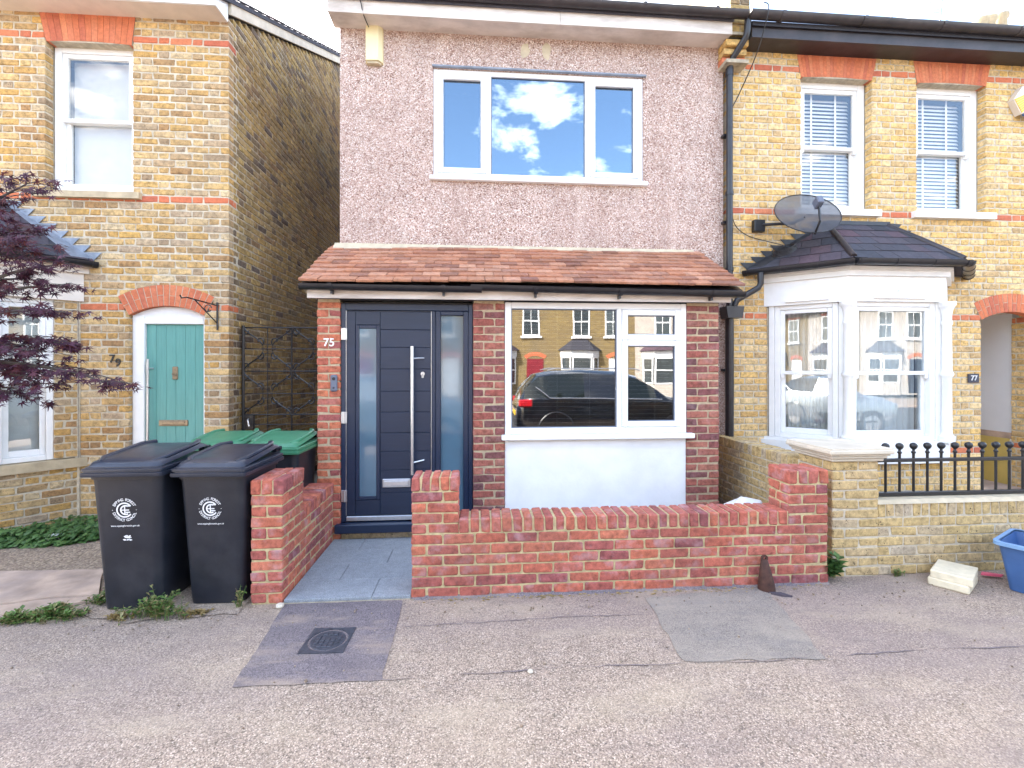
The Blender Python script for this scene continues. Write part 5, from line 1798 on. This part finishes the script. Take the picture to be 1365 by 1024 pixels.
def maple_tree():
    t = thing('maple_tree', 'purple leaved maple tree reaching across the left bay window', 'tree', (-4.55, 3.55, 0))
    tr = MB()
    base = Vector((-4.55, 3.55, 0))
    fork = Vector((-4.45, 3.55, 1.05))
    tr.tube([base, base + Vector((.03, 0, .4)), fork], [.06, .05, .045], 10)
    lv = MB()
    tw = MB()
    #        end of limb,           leaves
    limbs = [((-2.60, 3.50, 1.52), .9), ((-2.98, 3.62, 1.80), .9), ((-3.00, 3.45, 1.52), .8), ((-2.95, 3.50, 2.02), .9), ((-3.05, 3.60, 2.22), .7), ((-3.02, 3.40, 1.74), .9),
             ((-2.98, 3.55, 2.36), .55), ((-3.22, 3.55, 2.62), .8), ((-3.22, 3.60, 2.95), .8), ((-3.12, 3.50, 2.48), .8), ((-3.35, 3.45, 2.80), .7), ((-3.3, 3.3, 1.95), .8), ((-3.4, 3.75, 2.3), .7), ((-3.25, 3.5, 1.45), .7), ((-3.3, 3.65, 1.62), .8), ((-3.5, 3.4, 2.5), .6),
             ((-3.9, 3.0, 2.6), .7), ((-4.3, 3.1, 2.9), .7), ((-5.2, 3.4, 2.4), .8), ((-5.5, 3.7, 2.0), .8), ((-4.6, 4.1, 2.9), .7), ((-5.0, 3.0, 2.8), .7), ((-4.9, 3.7, 3.2), .6), ((-3.9, 3.5, 3.2), .6)]
    for e, dens in limbs:
        e = Vector(e)
        lift = Vector((0, 0, .18 + .10 * (e - fork).length))
        mid = fork.lerp(e, .5) + lift
        pts = spline([fork, fork.lerp(mid, .6), mid, mid.lerp(e, .6) + Vector((0, 0, .05)), e], 5)
        nn = len(pts)
        tr.tube(pts, [.026 * (1 - i / nn) + .003 for i in range(nn)], 6)
        # side twigs in flat sprays with hanging leaves
        for i in range(int(nn * .35), nn):
            f = (i / nn)
            for s in (-1, 1):
                if rng.random() > .92 * dens + .1: continue
                dirv = (pts[min(i + 1, nn - 1)] - pts[i - 1]).normalized()
                side = dirv.cross(Vector((0, 0, 1))).normalized() * s
                L_ = rng.uniform(.14, .36) * (1.15 - f * .5)
                q = pts[i] + (dirv * .65 + side * .8 + Vector((0, 0, rng.uniform(-.12, .16)))).normalized() * L_
                tw.tube([pts[i], pts[i].lerp(q, .5) + Vector((0, 0, .015)), q], [.003, .0022, .0012], 4)
                for k in range(rng.randint(7, 11)):
                    c = pts[i].lerp(q, rng.uniform(.25, 1.05)) + Vector((rng.uniform(-.03, .03), rng.uniform(-.03, .03), rng.uniform(-.035, .012)))
                    dd = Vector((dirv.x + rng.uniform(-.7, .7), dirv.y + rng.uniform(-.8, .6), rng.uniform(-.9, .15)))
                    nv = Vector((rng.uniform(-.9, .9), rng.uniform(-1.2, .5), 1.0)).normalized()
                    leaf_maple(lv, c, dd, nv, rng.uniform(.045, .074))
    tr.build('trunk', M['bark'], t, smooth=True)
    tw.build('twigs', M['bark'], t, kind='stuff')
    lv.build('crown', M['maple'], t)


maple_tree()


def blade_clump(name, label, c, n, spread, h, mat, size=.03, cat='weed', upright=.6, seed=1):
    rg = random.Random(seed)
    t = thing(name, label, cat, (c[0], c[1], 0))
    st, lv = MB(), MB()
    for _ in range(n):
        a = rg.uniform(0, 2 * math.pi)
        rr = abs(rg.gauss(0, .4)) * .9
        b = Vector((c[0] + spread[0] * rr * math.cos(a) * .9, c[1] + spread[1] * rr * math.sin(a) * .9, c[2]))
        hh = h * rg.uniform(.35, 1.0) * max(.35, 1 - rr * .7)
        tip = b + Vector((rg.uniform(-.4, .4) * hh, rg.uniform(-.4, .4) * hh, hh * upright + .01))
        mid = b.lerp(tip, .5) + Vector((0, 0, hh * .12))
        st.tube([b, mid, tip], [.0022, .0016, .0008], 4)
        for k in range(rg.randint(5, 9)):
            t_ = rg.uniform(.15, 1.0)
            p = (b.lerp(mid, t_ * 2) if t_ < .5 else mid.lerp(tip, t_ * 2 - 1))
            d = Vector((rg.uniform(-1, 1), rg.uniform(-1, 1), rg.uniform(-.15, .7))).normalized()
            s = d.cross(Vector((0, 0, 1))).normalized()
            L_ = size * rg.uniform(.5, 1.2)
            w = L_ * rg.uniform(.22, .38)
            up_ = Vector((0, 0, L_ * .12))
            lv.add([p, p + d * L_ * .5 + s * w + up_, p + d * L_, p + d * L_ * .5 - s * w + up_, p + d * L_ * .5], [(0, 4, 1), (1, 4, 2), (2, 4, 3), (3, 4, 0)])
    st.build('stems', M['weed'], t, kind='stuff')
    lv.build('leaves', M[mat], t)
    return t


blade_clump('weed_plant', 'spreading green weed with seed heads at the foot of the black bin', (-2.07, 3.20, .0), 90, (.34, .12), .27, 'weed', .034, seed=3)
blade_clump('weed_plant', 'low trailing green weed along the edge of the stone flag', (-2.72, 3.24, .0), 130, (.34, .10), .14, 'weed', .036, seed=4)
blade_clump('weed_plant', 'small patch of green weed beside the left black bin on the flagstone', (-2.56, 3.46, .0), 80, (.16, .22), .12, 'weed', .034, seed=5)
blade_clump('weed_plant', 'thin green weed strip at the outer corner of the stone flag', (-2.93, 3.21, .0), 70, (.22, .07), .10, 'weed', .034, seed=6)
blade_clump('weed_plant', 'tiny green weed between black bin and red brick wall', (-1.60, 3.29, .0), 12, (.04, .04), .20, 'weed', .025, seed=7, upright=.9)
blade_clump('weed_plant', 'tiny green weed at the foot of the buff wall beside cream blocks', (3.28, 3.39, .0), 16, (.09, .03), .07, 'weed', .022, seed=8)
blade_clump('dry_weed', 'dried straw coloured weed in front of the left black bin', (-2.30, 3.19, .0), 30, (.16, .05), .05, 'straw', .028, seed=9)
blade_clump('dry_weed', 'dried straw coloured litter between bin and red wall', (-1.83, 3.21, .0), 34, (.22, .07), .035, 'straw', .026, seed=10)
blade_clump('fern_plant', 'small leafy green plant in the joint between red pier and buff pier', (2.71, 3.345, .03), 26, (.05, .05), .22, 'green', .075, cat='plant', upright=.8, seed=21)

# ground cover under the bay: nobody could count it
gc = MB()
rg = random.Random(12)
for _ in range(5200):
    x = rg.uniform(-6.2, -2.95)
    edge = 4.28 + .42 * max(0, min(1, (x + 4.9) / 1.6)) + .05 * math.sin(x * 7)
    back = 5.10 if x > -4.1 else min(5.1, max(4.60, 5.10 - (-4.1 - x)))
    if back - edge < .03: continue
    y = rg.uniform(edge, back)
    z = rg.uniform(.02, .12) * min(1, (y - edge) * 6 + .3)
    c = Vector((x, y, z))
    nv = Vector((rg.uniform(-.5, .5), rg.uniform(-.8, .2), 1)).normalized()
    u = nv.cross(Vector((rg.uniform(-1, 1), 1, 0))).normalized()
    v = nv.cross(u)
    r_ = rg.uniform(.016, .034)
    ring = [c + (u * math.cos(a) + v * math.sin(a)) * r_ * (1 if k else .3) - nv * r_ * .2 for k, a in enumerate([2 * math.pi * j / 7 for j in range(7)])]
    gc.add([c] + ring, [(0, 1 + j, 1 + (j + 1) % 7) for j in range(7)])
tag(gc.build('ground_cover', M['green']), 'leafy green ground cover beneath the left bay window', 'ground cover', kind='stuff')
lit = MB()
for _ in range(150):
    x = rg.uniform(-.45, 2.65)
    y = WF - abs(rg.gauss(.0, .03)) - .012
    a = rg.uniform(0, 6.28)
    s = rg.uniform(.006, .02)
    lit.prism([(x + s * math.cos(a), y + s * .5 * math.sin(a), .001), (x + s * .4 * math.cos(a + 1.6), y + s * .4 * math.sin(a + 1.6), .003), (x - s * math.cos(a), y - s * .5 * math.sin(a), .001), (x + s * .4 * math.cos(a - 1.6), y + s * .4 * math.sin(a - 1.6), .004)], (0, 0, .003))
tag(lit.build('leaf_litter', M['straw']), 'dry leaf crumbs along the foot of the red wall', 'litter', kind='stuff')

grit = MB()
rg = random.Random(31)
for _ in range(420):
    if rg.random() < .55: x, y = rg.uniform(-3.2, 4.4), WF - .03 - abs(rg.gauss(0, .16))
    else: x, y = rg.uniform(-2.6, 3.4), rg.uniform(1.5, 3.2)
    if (x + .88) ** 2 + (y - 2.845) ** 2 < .04 or (-1.33 < x < -.45 and y > 3.28): continue
    s_ = rg.uniform(.002, .006) if rg.random() < .9 else rg.uniform(.006, .010)
    a = rg.uniform(0, 6.28)
    pts = [(x + s_ * rg.uniform(.6, 1.2) * math.cos(a + k * 1.57), y + s_ * rg.uniform(.6, 1.2) * math.sin(a + k * 1.57), .003) for k in range(4)]
    grit.prism(pts, (0, 0, s_ * rg.uniform(.6, 1.2) + .002))
tag(grit.build('pavement_grit', M['gravel']), 'scattered grit and small chips on the pavement', 'grit', kind='stuff')

# ------------------------------------------------------------------ across the street (seen in the window panes)
M['far_brick'], nt, b = new_mat('far_stock_brick')
bt = N(nt, 'ShaderNodeTexBrick', {'Vector': N(nt, 'ShaderNodeMapping', {'Vector': position(nt), 'Rotation': (R(90), 0, 0)}).outputs[0], 'Color1': (.26, .18, .06, 1), 'Color2': (.19, .125, .045, 1), 'Mortar': (.26, .22, .16, 1),
                                   'Scale': 1.0, 'Mortar Size': .006, 'Brick Width': .225, 'Row Height': .075})
fc = mixc(nt, ramp(nt, noise(nt, position(nt), .9, 6), [(.45, 0.), (.7, .5)]), bt.outputs[0], (.15, .12, .09))
nt.links.new(fc, b.inputs['Base Color'])
b.inputs['Roughness'].default_value = .9
M['far_render'] = simple('far_cream_render', (.50, .44, .38), .85, .1, 3, dirt=.3, dirtc=(.3, .26, .22))
M['red_door'] = simple('dark_red_paint', (.22, .02, .03), .4, .1, 4)
OY = -16.3
TO = Matrix.Translation((0, OY, 0)) @ Matrix.Rotation(R(180), 4, 'Z')     # local x runs to -X, local y into the house


def far_house(wall_mat, doorm):
    """one bay-fronted house, local origin at the foot of its front, front facing local -y"""
    t = thing('terraced_house', 'x', 'house', (0, OY, 0), R(180), 'houses across the street')
    W = 4.6
    L = dict(local=True)
    MB().box(0, W, 0, 8, 0, 5.4).build('wall', M[wall_mat], t, **L)
    MB().prism([(0, -.3, 5.35), (0, 4, 7.7), (0, 8.3, 5.35), (0, 8.3, 5.25), (0, -.3, 5.25)], (W, 0, 0)).build('roof', M['slate'], t, **L)
    MB().box(0, W, -.12, 0, 5.12, 5.25).build('fascia', M['brown_black'], t, **L)
    for x in (.75, 2.55):
        m_ = MB()
        frame4(m_, x, x + .95, 3.35, 4.95, -.03, .0, .08)
        m_.cbox(x + .08, x + .87, -.028, .0, 4.12, 4.2, .004)
        m_.box(x + .455, x + .485, -.024, -.004, 3.43, 4.87)
        m_.cbox(x - .1, x + 1.05, -.1, .0, 3.24, 3.35, .005)
        w_ = m_.build('window', M['white'], t, **L)
        MB().box(x + .08, x + .87, -.012, -.004, 3.43, 4.87).build('pane', M['far_glass'], w_, **L)
        MB().prism([(x - .05, -.012, 4.96), (x + 1.0, -.012, 4.96), (x + 1.06, -.012, 5.18), (x - .11, -.012, 5.18)], (0, .012, 0)).build('lintel', M['red_band'], t, **L)
    MB().box(.55, 1.45, -.015, 0, 0.1, 2.1).build('door', M[doorm], t, **L)
    q = arc_pts((1.0, 0, 1.55), .72, R(48), R(132), 10)
    q2 = arc_pts((1.0, 0, 1.55), .94, R(132), R(48), 10)
    MB().prism([(x, -.02, z) for x, _, z in q + q2], (0, .02, 0)).build('arch', M['red_band'], t, **L)
    b_ = MB()
    pts = [(2.0, 0), (2.5, -.55), (3.7, -.55), (4.2, 0)]
    b_.prism([(x, y, 0) for x, y in pts], (0, 0, .7))
    bay = b_.build('bay', M[wall_mat], t, **L)
    MB().prism([(x, y, 2.2) for x, y in pts], (0, 0, .35)).build('frieze', M['white'], bay, **L)
    e = [(1.85, 0), (2.42, -.72), (3.78, -.72), (4.35, 0)]
    m_ = MB()
    m_.add([(x, y, 2.56) for x, y in e] + [(2.7, 0, 3.2), (3.5, 0, 3.2)], [(0, 1, 4), (1, 2, 5, 4), (2, 3, 5), (0, 1, 2, 3)])
    m_.build('bay_roof', M['slate'], bay, **L)
    for (p, r_) in zip(pts[:-1], pts[1:]):
        a = math.atan2(r_[1] - p[1], r_[0] - p[0])
        Ts = Matrix.Translation((p[0], p[1], 0)) @ Matrix.Rotation(a, 4, 'Z')
        ln = math.dist(p, r_)
        m_ = MB(Ts)
        frame4(m_, .05, ln - .05, .72, 2.2, .0, .06, .08)
        m_.cbox(.13, ln - .13, .002, .05, 1.45, 1.52, .004)
        w_ = m_.build('bay_window', M['white'], bay, **L)
        MB(Ts).box(.13, ln - .13, .02, .03, .8, 2.12).build('pane', M['far_glass'], w_, **L)
    return t


M['far_glass'] = simple('dark_far_glass', (.05, .06, .065), .08, .2, 3, spec=.8, coat=.5)
protos = [far_house('far_brick', 'red_door'), far_house('far_brick', 'upvc'), far_house('far_render', 'navy')]
labs = ['yellow brick house across the street with a dark red door', 'yellow brick house across the street with a white door', 'cream rendered house across the street with a navy door']
used = [False] * 3
order = [0, 1, 2, 1, 0, 1, 0, 1, 2, 0, 1, 2, 0, 1]
for i, k in enumerate(order):
    o = protos[k] if not used[k] else copy_tree(protos[k])
    used[k] = True
    o.location = (-28 + (i + 1) * 4.6, OY, 0)
    o['label'] = labs[k]


# cars parked at the kerb behind the camera, seen in the panes
def car(label, paint, loc, rotz, L_=4.5, Wd=1.84, Ht=1.62, hatch=.82, group='cars parked along the kerb'):
    t = thing('parked_car', label, 'car', loc, rotz, group)
    # stations along the length (x), from tail to nose: (x, bottom, waist z, roof z, half width waist, half width roof)
    st = [(-.0, .42, .80, .80, .62, .62), (.06, .30, .98, 1.00, .80, .70), (.16, .24, 1.04, 1.25, .88, .66), (.45, .22, 1.06, Ht - .10, .92, .64), (.85, .22, 1.05, Ht - .02, .92, .65), (1.5, .22, 1.03, Ht, .92, .66),
          (2.3, .22, 1.01, Ht - .02, .92, .65), (2.75, .22, 1.0, Ht - .12, .92, .63), (3.15, .22, .99, 1.30, .91, .62), (3.45, .22, .98, 1.06, .90, .70), (4.0, .24, .92, .98, .88, .66), (4.35, .30, .80, .86, .80, .6), (4.48, .42, .66, .68, .66, .5)]
    sc_ = L_ / 4.5
    rings = []
    for x, zb, zw, zr, hw, hr in st:
        x = x * sc_ - L_ / 2
        half = [(hw * .90, zb), (hw, zb + .14), (hw * 1.0, (zb + zw) / 2), (hw * .985, zw - .04), (hw * .96, zw), (hw * .96 + (hr - hw * .96) * .85, zw + (zr - zw) * .88), (hr * .82, zr), (0, zr + .02)]
        pts = [(x, -a, z) for a, z in half] + [(x, a, z) for a, z in half[-2::-1]]
        rings.append(pts)
    n = len(rings[0])
    vs = [p for r_ in rings for p in r_]
    body, win = [], []
    for i in range(len(rings) - 1):
        for k in range(n - 1):
            f = (i * n + k, i * n + k + 1, (i + 1) * n + k + 1, (i + 1) * n + k)
            side = k in (4, 9)
            top = k in (5, 6, 7, 8)
            g_ = (side and 2 <= i <= 7 and i != 5) or (top and i in (7, 8)) or (top and i in (1, 2))
            (win if g_ else body).append(f)
    body.append(tuple(range(n)))
    body.append(tuple((len(rings) - 1) * n + k for k in range(n))[::-1])
    MB().add(vs, body).build('body', paint, t, smooth=True, local=True)
    MB().add(vs, win).build('windows', M['car_glass'], t, smooth=True, local=True)
    for x in (.86 * sc_ - L_ / 2, 3.55 * sc_ - L_ / 2):
        for s in (-1, 1):
            w_ = MB().lathe([(.20, -.10), (.33, -.11), (.345, -.06), (.345, .06), (.33, .11), (.20, .10)], (x, s * .80, .345), 24, 'Y').build('wheel', M['black'], t, smooth=True, local=True)
            MB().lathe([(.05, -.115 * 1), (.21, -.108), (.21, .108), (.05, .115)], (x, s * .80, .345), 16, 'Y').build('rim', M['steel'], w_, smooth=True, local=True)
    for s in (-1, 1):
        MB().cbox(-L_ / 2 + .03, -L_ / 2 + .34, s * .80 - .1, s * .80 + .115, .86, 1.03, .03).build('tail_light', M['tail'], t, local=True)
        MB().cbox(L_ / 2 - .42, L_ / 2 - .12, s * .70 - .1, s * .70 + .1, .70, .84, .03).build('headlight', M['steel'], t, local=True)
        MB().tube([(-L_ / 2 + .7, s * .60, Ht + .0), (-L_ / 2 + .9, s * .60, Ht + .045), (.45, s * .60, Ht + .045), (.6, s * .60, Ht - .0)], .014, 6).build('roof_rail', M['steel'], t, smooth=True, local=True)
        MB().tube([(-L_ / 2 + .40, s * .90, 1.30), (-L_ / 2 + .72, s * .915, 1.065), (1.0, s * .915, 1.02)], .010, 6).build('chrome_trim', M['steel'], t, smooth=True, local=True)
        MB().tube(arc_pts((.86 * sc_ - L_ / 2, s * .915, .345), .40, R(8), R(172), 14), .022, 6).build('wheel_arch', M['black'], t, local=True)
    MB().cbox(-L_ / 2 - .015, -L_ / 2 + .02, -.26, .26, .62, .73, .005).build('number_plate', M['yellow'], t, local=True)
    return t


M['car_black'] = simple('black_car_paint', (.006, .006, .008), .18, .05, 3, coat=1.0)
M['car_silver'] = simple('silver_car_paint', (.34, .38, .42), .25, .05, 3, metal=.6, coat=1.0)
M['car_white'] = simple('white_car_paint', (.74, .74, .75), .22, .03, 3, coat=1.0)
M['car_glass'] = simple('car_window_glass', (.012, .016, .016), .03, .1, 3, spec=.5)
M['tail'] = simple('red_lamp_glass', (.45, .012, .02), .12, .15, 20, coat=1.0)
car('black sports utility car with chrome window trim parked at the kerb', M['car_black'], (3.15, -2.05, -.10), 0, Ht=1.66)
car('silver car parked at the kerb behind the black one', M['car_silver'], (-1.9, -2.0, -.10), 0, L_=4.2, Ht=1.50)
car('white hatchback parked at the kerb', M['car_white'], (-7.4, -2.0, -.10), 0, L_=4.1, Ht=1.48)
car('silver saloon parked at the kerb in front of the black one', M['car_silver'], (8.4, -2.0, -.10), 0, L_=4.4, Ht=1.46)
